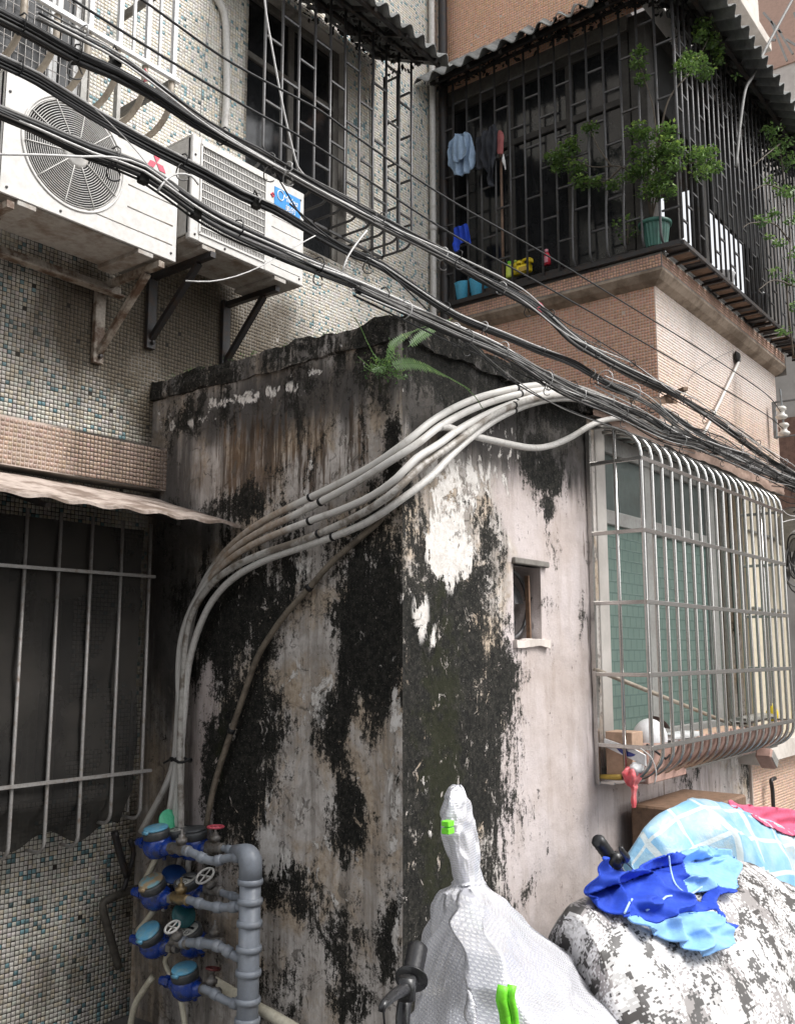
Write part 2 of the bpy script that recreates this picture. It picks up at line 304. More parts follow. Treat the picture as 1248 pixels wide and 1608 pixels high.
def plastermat():
    """old painted plaster: base render, peeled paint, rust runs and black mould, each with a place of its own (attributes)"""
    m, t, b = newmat('mouldy_plaster'); n = N(t); p = n.pos()
    A = lambda k: n.attr(k)[2]
    st = n.mapv(p, (7, 7, .9)); st2 = n.mapv(p, (22, 22, 1.6))
    big = n.noise(p, 3.2, 9, .66, .4); mid = n.noise(p, 9, 9, .7, .3); fine = n.noise(p, 42, 8, .75); grit = n.noise(p, 130, 4, .7)
    streak = n.noise(st, 2.2, 7, .65); streak2 = n.noise(st2, 2.0, 6, .65)
    # base render
    grey = n.mix(n.ramp(mid, .38, .62), (.60, .56, .53), (.37, .335, .305))
    warm = n.mix(n.ramp(fine, .35, .65), (.52, .43, .34), (.33, .26, .19))
    base = n.mix(n.ramp(big, .46, .60), grey, warm)
    base = n.mix(n.math('MULTIPLY', n.ramp(n.noise(n.mapv(p, (9, 9, .7)), 1.6, 6, .6), .50, .62), .55), base, (.23, .205, .18))
    cr = n.n('ShaderNodeTexVoronoi', feature='DISTANCE_TO_EDGE'); n.l(n.mapv(n.mix(.12, p, n.n('ShaderNodeTexNoise').outputs['Color']), (1, 1, .7)), cr.inputs['Vector']); cr.inputs['Scale'].default_value = 5.5; crack = n.math('MULTIPLY', n.math('SUBTRACT', 1., n.ramp(cr.outputs['Distance'], 0., .022)), n.ramp(mid, .48, .56)); base = n.mix(n.math('MULTIPLY', crack, .75), base, (.07, .06, .05))
    base = n.mix(n.math('MULTIPLY', n.ramp(streak2, .45, .7), .45), base, (.17, .14, .115))
    pinkc = n.mix(n.ramp(n.noise(p, 2.4, 8, .65), .35, .7), (.55, .49, .48), (.43, .365, .335))
    pinkc = n.mix(n.math('MULTIPLY', n.ramp(streak, .46, .68), .35), pinkc, (.33, .27, .23))
    pinkc = n.mix(n.math('MULTIPLY', n.ramp(fine, .52, .72), .22), pinkc, (.30, .25, .22))
    pk = n.ramp(n.math('ADD', A('clean'), n.math('MULTIPLY', n.math('SUBTRACT', mid, .5), .5)), .40, .56)
    base = n.mix(pk, base, pinkc)
    # dark dirt staining and painted shade (soft)
    soot_shade = n.ramp(n.math('ADD', A('soot_shade'), n.math('MULTIPLY', n.math('SUBTRACT', streak, .5), 1.2)), .25, .95)
    base = n.mix(n.math('MULTIPLY', soot_shade, .93), base, n.mix(n.ramp(mid, .3, .7), (.030, .028, .027), (.075, .070, .068)))
    # rust runs
    rf = n.math('ADD', A('rust'), n.math('MULTIPLY', n.math('SUBTRACT', streak2, .5), 2.0))
    base = n.mix(n.math('MULTIPLY', n.ramp(rf, .45, .8), .85), base, n.mix(n.ramp(streak, .4, .6), (.13, .080, .045), (.050, .033, .022)))
    # white flaking paint
    wf = n.math('ADD', A('white'), n.math('MULTIPLY', n.math('SUBTRACT', n.noise(n.mapv(p, (1, 1, .6)), 10, 10, .72, .5), .5), 2.9))
    wmask = n.ramp(wf, .52, .58)
    wcol = n.mix(n.ramp(fine, .35, .7), (.74, .71, .68), (.54, .50, .46))
    base = n.mix(wmask, base, wcol)
    # peeled chips that show a darker coat
    chip = n.ramp(n.math('ADD', n.noise(p, 17, 10, .74, .8), n.math('MULTIPLY', pk, -.10)), .585, .61)
    base = n.mix(n.math('MULTIPLY', chip, .7), base, (.13, .115, .10))
    # black mould
    mf = n.math('ADD', n.math('ADD', A('mould'), n.math('SUBTRACT', .15, n.math('MULTIPLY', pk, .13))), n.math('MULTIPLY', n.math('SUBTRACT', n.noise(n.mapv(p, (1, 1, .55)), 5.5, 12, .72, .35), .5), 3.3))
    mf = n.math('ADD', mf, n.math('MULTIPLY', n.math('SUBTRACT', fine, .5), 1.5))
    mf = n.math('ADD', mf, n.math('MULTIPLY', n.math('SUBTRACT', grit, .5), .9))
    mf = n.math('ADD', mf, n.math('MULTIPLY', n.math('SUBTRACT', streak2, .5), .9)); mmask = n.ramp(mf, .42, .74)
    flake = n.ramp(n.noise(n.mapv(p, (1, 1, .7)), 15, 9, .74, .6), .605, .625)
    mmask = n.math('MULTIPLY', mmask, n.math('SUBTRACT', 1., n.math('MULTIPLY', wmask, n.ramp(A('white'), .32, .5)))); mmask = n.math('MULTIPLY', mmask, n.math('SUBTRACT', 1., n.math('MULTIPLY', flake, .9)))
    mcol = n.mix(n.ramp(fine, .42, .66), (.008, .008, .007), (.034, .032, .027))
    mcol = n.mix(n.math('MULTIPLY', n.ramp(grit, .60, .68), .55), mcol, (.22, .20, .17))
    mcol = n.mix(n.math('MULTIPLY', n.ramp(n.math('ADD', A('green'), n.math('MULTIPLY', n.math('SUBTRACT', n.noise(p, 12, 6, .7), .5), 2.6)), .45, 1.0), .7), mcol, (.020, .022, .009))
    col = n.mix(mmask, base, mcol)
    n.l(col, b.inputs['Base Color']); n.l(n.math('SUBTRACT', .93, n.math('MULTIPLY', wmask, .2)), b.inputs['Roughness'])
    b.inputs['Specular IOR Level'].default_value = .25
    h = n.math('ADD', n.math('MULTIPLY', wmask, .35), n.math('MULTIPLY', fine, .6)); h = n.math('SUBTRACT', h, n.math('MULTIPLY', chip, .4))
    h = n.math('ADD', h, n.math('MULTIPLY', grit, .25)); h = n.math('ADD', h, n.math('MULTIPLY', mid, .8))
    n.bump(h, .75, .008, b); return m
M_PLASTER = plastermat()

def clothcover(name):                                  # silver coated cloth, pressed with small dashes
    m, t, b = newmat(name); n = N(t); uv = n.n('ShaderNodeUVMap').outputs[0]
    br = n.n('ShaderNodeTexBrick'); n.l(uv, br.inputs['Vector']); br.inputs['Scale'].default_value = 1
    br.inputs['Brick Width'].default_value = .0075; br.inputs['Row Height'].default_value = .0055; br.inputs['Mortar Size'].default_value = .0016; br.inputs['Mortar Smooth'].default_value = .3
    f = br.outputs['Fac']; p = n.pos()
    col = n.mix(f, (.90, .90, .92), (.66, .66, .71)); n.l(col, b.inputs['Base Color']); b.inputs['Metallic'].default_value = .42
    n.l(n.math('ADD', n.math('MULTIPLY', f, .15), .20), b.inputs['Roughness'])
    w_ = n.n('ShaderNodeTexVoronoi', feature='DISTANCE_TO_EDGE'); n.l(n.mapv(p, (1, 1, .55)), w_.inputs['Vector']); w_.inputs['Scale'].default_value = 9
    h = n.math('ADD', n.math('MULTIPLY', f, -.35), n.math('MULTIPLY', n.noise(n.mapv(p, (1, 1, .4)), 8, 4, .5, 1.2), 4.5)); h = n.math('ADD', h, n.math('MULTIPLY', n.ramp(w_.outputs['Distance'], 0, .25), 1.6)); n.bump(h, .42, .004, b); return m
M_SILVER = clothcover('silver_coated_cloth')
def camomat():
    m, t, b = newmat('digital_camouflage_cloth'); n = N(t); uv = n.n('ShaderNodeUVMap').outputs[0]
    s = n.n('ShaderNodeVectorMath', operation='SNAP'); n.l(uv, s.inputs[0]); s.inputs[1].default_value = (.0054, .0054, 1)
    v = s.outputs[0]; a = n.noise(v, 13.0, 3, .62, .8); c = n.noise(v, 95, 1, .5); e = n.noise(n.mapv(v, (1.3, .8, 1)), 4.2, 1, .5)
    f = n.math('ADD', a, n.math('MULTIPLY', n.math('SUBTRACT', c, .5), .42))
    dark = n.math('GREATER_THAN', f, .56); lite = n.math('LESS_THAN', f, .47)
    g = n.math('GREATER_THAN', n.math('ADD', e, n.math('MULTIPLY', n.math('SUBTRACT', c, .5), .6)), .55)
    col = n.mix(lite, (.50, .49, .485), (.70, .69, .69)); col = n.mix(g, col, (.30, .28, .275)); col = n.mix(dark, col, (.075, .070, .067))
    n.l(col, b.inputs['Base Color']); b.inputs['Roughness'].default_value = .38; n.bump(n.noise(n.pos(), 16, 6, .6), .35, .01, b); return m
M_CAMO = camomat()
def plaidmat():
    m, t, b = newmat('blue_check_sheet'); n = N(t); uv = n.n('ShaderNodeUVMap').outputs[0]; sp = n.n('ShaderNodeSeparateXYZ'); n.l(uv, sp.inputs[0])
    def band(o): 
        fr = n.math('FRACT', n.math('MULTIPLY', o, 5.2)); return n.math('LESS_THAN', n.math('ABSOLUTE', n.math('SUBTRACT', fr, .5)), .065)
    f = n.math('MAXIMUM', band(sp.outputs[0]), band(sp.outputs[1])); p = n.pos()
    base = n.mix(n.ramp(n.noise(p, 7, 6, .6), .35, .7), (.16, .36, .56), (.30, .46, .56))
    base = n.mix(n.ramp(n.noise(p, 3, 6, .7), .5, .7), base, (.38, .43, .42))
    n.l(n.mix(n.math('MULTIPLY', f, .8), base, (.52, .56, .55)), b.inputs['Base Color']); b.inputs['Roughness'].default_value = .4
    n.bump(n.noise(p, 16, 6, .65), .5, .012, b); return m
M_PLAID = plaidmat()
def glasspat():                                        # green frosted glass pressed with a square pattern
    m, t, b = newmat('patterned_green_glass'); n = N(t); p = n.pos(); mp = n.n('ShaderNodeMapping'); n.l(p, mp.inputs[0]); mp.inputs['Rotation'].default_value = (R(90), 0, 0)
    br = n.n('ShaderNodeTexBrick'); n.l(mp.outputs[0], br.inputs['Vector']); br.inputs['Scale'].default_value = 1; br.inputs['Brick Width'].default_value = .075; br.inputs['Row Height'].default_value = .062; br.inputs['Mortar Size'].default_value = .004; br.offset = .5
    n.l(n.mix(br.outputs['Fac'], n.mix(n.noise(p, 2, 3), (.105, .165, .145), (.15, .205, .18)), (.085, .135, .12)), b.inputs['Base Color']); b.inputs['Roughness'].default_value = .25
    n.bump(br.outputs['Fac'], .5, .003, b); return m
M_GREENGLASS = glasspat()

# ------------------------------------------------------------------ stain maps: soft blobs measured on a wall
def blob(kind, px, py, rx, ry, s=1.):
    """a stain centred where the sight line meets the wall, with radii in metres on it; kind 'L' plane x=2.88, 'F' plane y=2.16, 'M' plane y=3.7"""
    kw = dict(x=2.80) if kind == 'L' else dict(y=2.16) if kind == 'F' else dict(y=3.7)
    c = W(px, py, **kw); a = W(px + rx, py, **kw); d = W(px, py + ry, **kw)
    ax = 1 if kind == 'L' else 0
    return (c[ax], c.z, max(.01, abs(a[ax] - c[ax])), max(.01, abs(d.z - c.z)), s)
def field(bl, u, z):
    u = np.asarray(u); z = np.asarray(z); out = np.zeros_like(u)
    for cu, cz, ru, rz, s in bl:
        d = ((u - cu) / ru) ** 2 + ((z - cz) / rz) ** 2
        out = np.maximum(out, s * np.exp(-d * .62)) if s > 0 else out
    for cu, cz, ru, rz, s in bl:
        if s < 0: out = out + s * np.exp(-(((u - cu) / ru) ** 2 + ((z - cz) / rz) ** 2) ** 1.4 * .55)
    return out
LEFT = dict(
 mould=[blob('L', *a) for a in [(400,950,90,85,1.0),(350,1010,50,130,1.1),(385,1180,62,140,1.25),(430,1130,30,60,.5),(580,1010,66,115,1.15),(590,880,45,80,.7),(470,930,50,40,.5),
   (520,1130,35,80,.85),(545,1290,40,70,.75),(450,1375,55,35,.85),(470,1420,40,30,.7),(540,1470,30,60,.6),(560,1560,30,60,.55),(615,1230,14,120,.4),(610,1450,16,120,.55),(440,1540,30,50,.5),
   (540,560,120,60,.6),(330,640,80,50,.45),(470,600,90,40,.5),(615,700,14,60,.7),(380,790,60,30,.75),(600,1380,30,30,.4),(430,1000,16,30,.5),
   (480,1040,38,60,-.55),(450,1260,38,90,-.45),(590,1200,22,60,-.3)]],
 rust=[blob('L', *a) for a in [(400,730,70,90,.85),(480,720,60,80,.75),(350,740,40,70,.6),(560,690,50,60,.65),(590,810,30,40,.3)]],
 white=[blob('L', *a) for a in [(400,622,110,12,.62),(500,585,50,10,.55),(320,660,60,12,.5),(540,690,60,16,.42),(505,775,70,55,.42),(570,765,30,40,.38),(490,1090,35,90,.46),(430,1340,35,45,.72),(450,1240,40,110,.44),(620,1200,12,200,.6),(515,1240,50,100,.3),(520,1400,60,140,.3),(480,880,50,30,.4),(620,1440,10,120,.5),(370,890,25,40,.3),(330,1130,30,80,.1)]],
 soot_shade=[blob('L', *a) for a in [(440,630,280,60,1.05),(270,900,45,300,1.1),(300,840,60,50,1.0),(360,690,60,60,.55),(270,1400,80,400,.7),(330,1500,60,160,.6)]],
 clean=[blob('L', *a) for a in [(318,1180,26,180,.85)]], green=[blob('L', *a) for a in [(600,600,50,50,.7),(345,1190,14,60,.9),(612,820,26,120,.35)]])
FRONT = dict(
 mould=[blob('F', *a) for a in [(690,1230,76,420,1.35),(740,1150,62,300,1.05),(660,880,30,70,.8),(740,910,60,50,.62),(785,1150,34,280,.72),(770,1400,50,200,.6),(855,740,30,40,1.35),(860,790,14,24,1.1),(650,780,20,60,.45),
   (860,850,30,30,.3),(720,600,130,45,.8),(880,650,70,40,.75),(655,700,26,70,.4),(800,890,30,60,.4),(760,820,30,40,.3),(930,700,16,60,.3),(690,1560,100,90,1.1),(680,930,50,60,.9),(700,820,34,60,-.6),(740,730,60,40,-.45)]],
 green=[blob('F', *a) for a in [(695,1230,34,380,1.0),(650,600,20,60,.5)]],
 white=[blob('F', *a) for a in [(708,862,34,58,.95),(745,745,75,45,.62),(660,965,15,50,.62),(686,1005,16,40,.55),(668,1230,10,30,.5),(676,1300,10,26,.5),(800,720,40,60,.45),(642,1400,8,120,.3),(700,780,30,50,.6),(755,1320,12,20,.35),(640,1180,7,200,.4)]],
 soot_shade=[blob('F', *a) for a in [(780,640,220,80,1.5),(900,690,60,46,1.2),(690,690,60,60,.6),(760,680,90,30,.5)]],  # soot, with the shadow band below the coping painted in
 rust=[blob('F', *a) for a in [(870,800,60,60,.35),(925,950,14,400,.5),(800,820,30,60,.3),(880,1350,60,160,.1)]],
 clean=[blob('F', *a) for a in [(880,1120,62,330,1.3),(860,1300,60,260,1.1),(870,800,75,100,.95),(900,1500,60,160,.9),(760,760,50,50,.35)]])
KEYS = ('mould', 'rust', 'white', 'soot_shade', 'clean', 'green')
def wallgrid(name, plane, at, u0, u1, z0, z1, res, maps, parent, holes=(), amp=.006, depth=.12, sgn=1):
    """a plastered face cut into a fine grid (uneven like real render) with openings left out"""
    us = np.linspace(u0, u1, max(2, int((u1 - u0) / res)) + 1); zs = np.linspace(z0, z1, max(2, int((z1 - z0) / res)) + 1)
    for h in holes:                                    # snap grid lines to the opening
        for c in h[:2]: us[np.argmin(abs(us - c))] = c
        for c in h[2:]: zs[np.argmin(abs(zs - c))] = c
    g = G(); U, Z = np.meshgrid(us, zs); nu, nz = len(us), len(zs)
    e = 1e-6
    for z, u in zip(Z.ravel(), U.ravel()):
        d = fbm(u * 2.3, at * 3, z * 2.3, 5) * amp + fbm(u * 11, at, z * 11, 3) * amp * .35
        on = any(h[0] - .02 < u < h[1] + .02 and h[2] - .02 < z < h[3] + .02 for h in holes)
        if on: d = 0
        if u < u0 + e or u > u1 - e: d *= .3
        g.v.append((at + d, u, z) if plane == 'L' else (u, at + d, z))
    for j in range(nz - 1):
        for i in range(nu - 1):
            cu, cz = (us[i] + us[i + 1]) / 2, (zs[j] + zs[j + 1]) / 2
            if any(h[0] < cu < h[1] and h[2] < cz < h[3] for h in holes): continue
            q = (j * nu + i, j * nu + i + 1, (j + 1) * nu + i + 1, (j + 1) * nu + i)
            g.f.append(q if plane == 'F' else q[::-1])
    n0 = len(g.v)
    for h in holes:                                    # reveals
        a, b, c, d = h
        p = (lambda u, w, z: (u, at + w, z)) if plane == 'F' else (lambda u, w, z: (at + w, u, z))
        g.add([p(a, 0, c), p(b, 0, c), p(b, 0, d), p(a, 0, d), p(a, depth, c), p(b, depth, c), p(b, depth, d), p(a, depth, d)], [(0, 1, 5, 4), (1, 2, 6, 5), (2, 3, 7, 6), (3, 0, 4, 7)])
    arr = np.array(g.v); uu = arr[:, 0] if plane == 'F' else arr[:, 1]; zz = arr[:, 2]
    at_ = {k: field(maps.get(k, []), uu, zz) for k in KEYS}
    return obj(name, g, M_PLASTER, parent, True, at_)

def mosaic(parent, plane, at, u0, u1, z0, z1, holes, mat, colfn, grime_shade, pitch=.0192, gap=.0026, h=.0016, name='tile', skipfn=None):
    """every small glass tile as real geometry, a touch uneven"""
    nu = int((u1 - u0) / pitch); nz = int((z1 - z0) / pitch)
    I, J = np.meshgrid(np.arange(nu), np.arange(nz)); I = I.ravel(); J = J.ravel()
    cu = u0 + (I + .5) * pitch; cz = z0 + (J + .5) * pitch; keep = np.ones(len(cu), bool)
    for a, b, c, d in holes: keep &= ~((cu > a - pitch * .3) & (cu < b + pitch * .3) & (cz > c - pitch * .3) & (cz < d + pitch * .3))
    keep &= rng.random(len(cu)) > .004
    cu, cz = cu[keep], cz[keep]; n = len(cu); s = (pitch - gap) / 2
    cu = cu + rng.normal(0, .0005, n); cz = cz + rng.normal(0, .0005, n); hh = h + rng.normal(0, .0003, n)
    tu = rng.normal(0, .018, n); tz = rng.normal(0, .018, n)
    V = np.zeros((n, 8, 3)); sg = [(-1, -1), (1, -1), (1, 1), (-1, 1)]
    for k, (a, b) in enumerate(sg):
        for top in (0, 1):
            q = s * (.90 if top else 1.0); w = -(hh + tu * a * s + tz * b * s) if top else 0 * hh + .0005
            U = cu + a * q; Z = cz + b * q
            V[:, k + 4 * top] = np.stack([U, at + w, Z], 1) if plane == 'F' else np.stack([at + w, U, Z], 1)
    F0 = np.array([(4, 5, 6, 7), (0, 1, 5, 4), (1, 2, 6, 5), (2, 3, 7, 6), (3, 0, 4, 7)])
    if plane == 'L': F0 = F0[:, ::-1]
    F = (F0[None] + (np.arange(n) * 8)[:, None, None]).reshape(-1, 4)
    V = V.reshape(-1, 3); org = ORG.get(parent.name, Vector()); V = V - np.array(org)
    me = bpy.data.meshes.new(name); me.vertices.add(len(V)); me.vertices.foreach_set('co', V.astype(np.float32).ravel())
    me.loops.add(len(F) * 4); me.loops.foreach_set('vertex_index', F.astype(np.int32).ravel())
    me.polygons.add(len(F)); me.polygons.foreach_set('loop_start', np.arange(len(F), dtype=np.int32) * 4)
    me.update(calc_edges=True); me.materials.append(mat)
    c = colfn(n, cu, cz); c = np.concatenate([c, np.ones((n, 1))], 1); c = np.repeat(c, 8, 0)
    a = me.attributes.new('tcol', 'FLOAT_COLOR', 'POINT'); a.data.foreach_set('color', c.astype(np.float32).ravel())
    gr = np.repeat(grime_shade(cu, cz), 8); a = me.attributes.new('grime_shade', 'FLOAT', 'POINT'); a.data.foreach_set('value', gr.astype(np.float32))
    o = bpy.data.objects.new(name, me); COL.objects.link(o); o.parent = parent; stuff(o); return o
def backing(name, plane, at, u0, u1, z0, z1, holes, mat, parent, grime_shade, depth=.15, res=.12):
    us = sorted(set([u0, u1] + [c for h in holes for c in h[:2]] + list(np.arange(u0, u1, res)))); zs = sorted(set([z0, z1] + [c for h in holes for c in h[2:]] + list(np.arange(z0, z1, res))))
    g = G(); nu = len(us)
    for z in zs:
        for u in us: g.v.append((u, at, z) if plane == 'F' else (at, u, z))
    for j in range(len(zs) - 1):
        for i in range(nu - 1):
            cu, cz = (us[i] + us[i + 1]) / 2, (zs[j] + zs[j + 1]) / 2
            if any(h[0] < cu < h[1] and h[2] < cz < h[3] for h in holes): continue
            q = (j * nu + i, j * nu + i + 1, (j + 1) * nu + i + 1, (j + 1) * nu + i); g.f.append(q if plane == 'F' else q[::-1])
    for a, b, c, d in holes:
        p = (lambda u, w, z: (u, at + w, z)) if plane == 'F' else (lambda u, w, z: (at + w, u, z))
        g.add([p(a, 0, c), p(b, 0, c), p(b, 0, d), p(a, 0, d), p(a, depth, c), p(b, depth, c), p(b, depth, d), p(a, depth, d)], [(0, 1, 5, 4), (1, 2, 6, 5), (2, 3, 7, 6), (3, 0, 4, 7)])
    arr = np.array(g.v); gr = grime_shade(arr[:, 0] if plane == 'F' else arr[:, 1], arr[:, 2])
    return obj(name, g, mat, parent, False, {'grime_shade': gr})

def rough_slab(name, x0, x1, y0, y1, z0, z1, res, amp, mat, parent, attrs=None):
    g = G()
    def face(fn, a, b): g.grid(fn, max(1, int(a / res)), max(1, int(b / res)))
    X, Y, Z = x1 - x0, y1 - y0, z1 - z0
    face(lambda u, v: (x0 + u * X, y0, z0 + v * Z), X, Z); face(lambda u, v: (x0, y1 - u * Y, z0 + v * Z), Y, Z)
    face(lambda u, v: (x1, y0 + u * Y, z0 + v * Z), Y, Z); face(lambda u, v: (x0 + u * X, y0 + v * Y, z1), X, Y); face(lambda u, v: (x0 + u * X, y1 - v * Y, z0), X, Y)
    face(lambda u, v: (x1 - u * X, y1, z0 + v * Z), X, Z)
    g.v = [(x + amp * fbm(x * 9, y * 9, z * 9, 4), y + amp * fbm(x * 9 + 7, y * 9, z * 9, 4), z + amp * 1.4 * fbm(x * 7, y * 7 + 5, z * 7, 5)) for x, y, z in g.v]
    at_ = None
    if attrs: at_ = {k: np.full(len(g.v), attrs.get(k, 0.)) for k in KEYS}
    return obj(name, g, mat, parent, False, at_)

# ================================================================== SETTING
g = G(); g.add([(-60, -60, 0), (60, -60, 0), (60, 60, 0), (-60, 60, 0)], [(0, 1, 2, 3)])
tag(obj('ground', g, M_GROUND), 'stained concrete ground of the narrow alley', None, kind='structure')

op = thing('unseen_opposite_building', 'unseen plain building across the alley, added to shade the lower left', 'building', (-6, -2.6, 0))  # out of view; put in to keep light off the lower left walls
g = G(); g.box(-9, 2.2, -4.6, -2.6, 0, 5.2); obj('wall', g, simple('opposite_render', (.22, .20, .18), .9, 0, (.16, .145, .13), 2), op)
# ---- apartment building with the pale mosaic wall (plane y = 3.7)
YM = 3.70
apt = thing('apartment_building', 'old apartment building clad in pale mosaic with scattered blue tiles, behind the air conditioners', 'building', (1, YM, 0))
H1 = (1.60, 2.36, 3.72, 5.30); H2 = (3.36, 4.22, 3.98, 5.46); H3 = (1.0, 2.42, .98, 2.16)
holes = [H1, H2, H3]
gm = [blob('M', *a) for a in [(200,520,120,90,1.3),(320,540,140,100,1.7),(430,500,60,60,.8),(90,430,140,50,.7),(250,640,50,60,1.0),(120,440,120,40,.55),(250,600,60,90,.7),(60,480,70,70,.35),(480,470,50,80,.25),(60,1450,160,160,.16),(225,1400,36,240,.7),(240,1000,20,200,.6),
  (200,640,40,50,.45),(100,1540,150,60,.4),(390,120,8,200,.8),(560,400,40,20,.9),(500,400,40,25,.9),(420,430,30,40,.4),(5,650,60,30,.1)]]
def grime_shade_m(u, z): return field(gm, u, z) + np.clip((3.4 - z) * .30, 0, .22)  # stains, plus shade low on the wall painted into the tiles
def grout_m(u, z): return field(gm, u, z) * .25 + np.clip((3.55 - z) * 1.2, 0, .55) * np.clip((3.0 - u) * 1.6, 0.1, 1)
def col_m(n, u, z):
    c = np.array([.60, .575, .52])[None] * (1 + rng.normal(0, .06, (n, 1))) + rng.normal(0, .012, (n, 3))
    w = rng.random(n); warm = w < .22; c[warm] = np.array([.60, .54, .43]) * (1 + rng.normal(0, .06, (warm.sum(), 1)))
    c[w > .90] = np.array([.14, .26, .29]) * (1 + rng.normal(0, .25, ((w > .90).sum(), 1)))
    up = np.clip((z - 2.9) * .35, 0, .3)[:, None]; return np.clip(c * (1 + up * .5) + up * .08, .01, .9)  # higher tiles paler: the stronger light up there put into their colour
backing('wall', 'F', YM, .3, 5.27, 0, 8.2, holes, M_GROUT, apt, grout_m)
mosaic(apt, 'F', YM, .75, 5.27, 0, 6.6, holes, M_TILE, col_m, grime_shade_m)
# salmon tiled ledge above the lower canopy
LZ0, LZ1, LY = 2.355, 2.56, 3.58
g = G(); g.box(.3, 2.86, LY, YM - .002, LZ0, LZ1)
led = rough_slab('ledge', .3, 2.86, LY + .001, YM - .002, LZ0, LZ1, .05, .002, M_CONCRETE, apt)
gp = lambda u, z: .25 + .35 * np.clip((u - 2.0), 0, 1) + np.clip((z - 2.5) * 8, 0, .4)
def col_p(n, u, z):
    c = np.array([.60, .345, .245])[None] * (1 + rng.normal(0, .07, (n, 1))) + rng.normal(0, .012, (n, 3))
    return np.clip(c, .01, .9)
backing('ledge_face', 'F', LY - .003, .3, 2.855, LZ0, LZ1, [], M_GROUTPINK, apt, lambda u, z: .15 + .6 * np.clip((u - 2.05) * 3, 0, 1) * np.clip((2.85 - u) * 6, 0, 1))
mosaic(apt, 'F', LY - .003, .75, 2.855, LZ0 + .005, LZ1, [], M_TILEPINK, lambda n, u, z: col_p(n, u, z) * np.array([.70, .86, .92]), lambda u, z: .5 + .35 * np.clip((u - 2.1), 0, 1), name='ledge_tile')

def window(parent, plane, at, a, b, c, d, mull=(0.5,), rails=(), fw=.05, frame=M_DARKALU, glass=M_GLASSDARK, curtain=None, depth=.05, paneoff=.02):
    """a window set into an opening: frame > panes, each pane its own piece"""
    P = (lambda g, u0, u1, w0, w1, z0, z1: g.bbox(u0, u1, at + w0, at + w1, z0, z1)) if plane == 'F' else (lambda g, u0, u1, w0, w1, z0, z1: g.bbox(at + w0, at + w1, u0, u1, z0, z1))
    g = G(); P(g, a, b, 0, depth, c, c + fw); P(g, a, b, 0, depth, d - fw, d); P(g, a, a + fw, .001, depth - .001, c + fw, d - fw); P(g, b - fw, b, .001, depth - .001, c + fw, d - fw)
    zr = [c + fw] + [c + (d - c) * r for r in rails] + [d - fw]
    for z in zr[1:-1]: P(g, a + fw, b - fw, .002, depth - .004, z - fw * .4, z + fw * .4)
    ur = [a + fw] + [a + (b - a) * r for r in mull] + [b - fw]
    for u in ur[1:-1]: P(g, u - fw * .45, u + fw * .45, .004, depth - .006, c + fw, zr[-1])
    f = obj('window', g, frame, parent)
    for i in range(len(ur) - 1):
        for j in range(len(zr) - 1):
            g = G(); P(g, ur[i] + .001, ur[i + 1] - .001, paneoff, paneoff + .006, zr[j] + .001, zr[j + 1] - .001); obj('pane', g, glass, f)
    return f
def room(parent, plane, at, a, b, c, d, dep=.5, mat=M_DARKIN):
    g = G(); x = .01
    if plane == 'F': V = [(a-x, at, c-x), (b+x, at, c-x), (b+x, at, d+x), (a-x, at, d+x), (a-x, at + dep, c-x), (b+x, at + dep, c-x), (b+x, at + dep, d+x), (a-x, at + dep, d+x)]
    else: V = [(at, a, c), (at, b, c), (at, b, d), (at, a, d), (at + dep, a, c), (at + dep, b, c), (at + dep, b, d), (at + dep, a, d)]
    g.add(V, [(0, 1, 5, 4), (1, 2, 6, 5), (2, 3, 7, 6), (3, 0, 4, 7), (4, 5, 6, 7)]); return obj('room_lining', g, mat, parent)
window(apt, 'F', YM + .06, *H1, mull=(.8,), rails=(.3,), frame=M_WHITEALU)
window(apt, 'F', YM + .07, *H2, mull=(.5,), rails=(.72,), frame=M_DARKALU)
window(apt, 'F', YM + .08, *H3, mull=(.33, .66), rails=(), frame=M_DARKALU)
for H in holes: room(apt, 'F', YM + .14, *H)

# vertical pipes on the mosaic wall
def vpipe(label, x, y, z0, z1, r, mat, bends=None, name='drain_pipe'):
    t = thing(name, label, 'pipe', (x, y, z0)); pts = bends or [(x, y, z0), (x, y, z1)]
    g = G(); g.tube(crv(pts, .05), r, 12); obj('pipe_run', g, mat, t, True)
    g = G()
    for z in np.arange(z0 + .5, z1 - .2, 1.15): g.lathe([(r * 1.02, -.02), (r * 1.25, -.018), (r * 1.25, .018), (r * 1.02, .02)], Matrix.Translation((x, y, z)), 14)
    obj('collar', g, mat, t, True); return t
vpipe('white vertical drain pipe in the corner where the mosaic wall meets the salmon house', 5.10, 3.66, 2.9, 8.0, .022, M_PVCWHITE)
vpipe('sooty black drain pipe beside the white one in the corner', 5.18, 3.62, 2.9, 8.0, .034, M_BLACKIRON)
vpipe('thin white pipe bent round the edge of the upper mosaic wall between two windows', 3.16, 3.672, 4.75, 6.5, .020, M_PVCWHITE, [W(352, 215, y=3.672), W(356, 150, y=3.672), W(356, 70, y=3.672), W(352, 20, y=3.672), W(335, -15, y=3.672), W(322, -60, y=3.672)])

# ---- stained concrete shed
XL, YF, ZT = 2.80, 2.16, 2.815
shed = thing('concrete_shed', 'small concrete lean-to with black mould, rust runs and peeling paint on its walls', 'building', (XL, YF, 0))
VH = (3.600, 3.845, 1.654, 1.988)
wallgrid('side_wall', 'L', XL, YF, 3.70, 0, ZT, .016, LEFT, shed, amp=.008)
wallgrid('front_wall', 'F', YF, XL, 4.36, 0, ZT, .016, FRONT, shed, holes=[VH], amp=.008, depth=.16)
cz0, cz1 = 2.81, 2.905
topm = dict(mould=.62, soot_shade=.75, green=.1)
rough_slab('roof_slab', 2.785, 5.268, 2.138, 3.69, cz0, cz1, .010, .013, M_PLASTER, shed, topm)
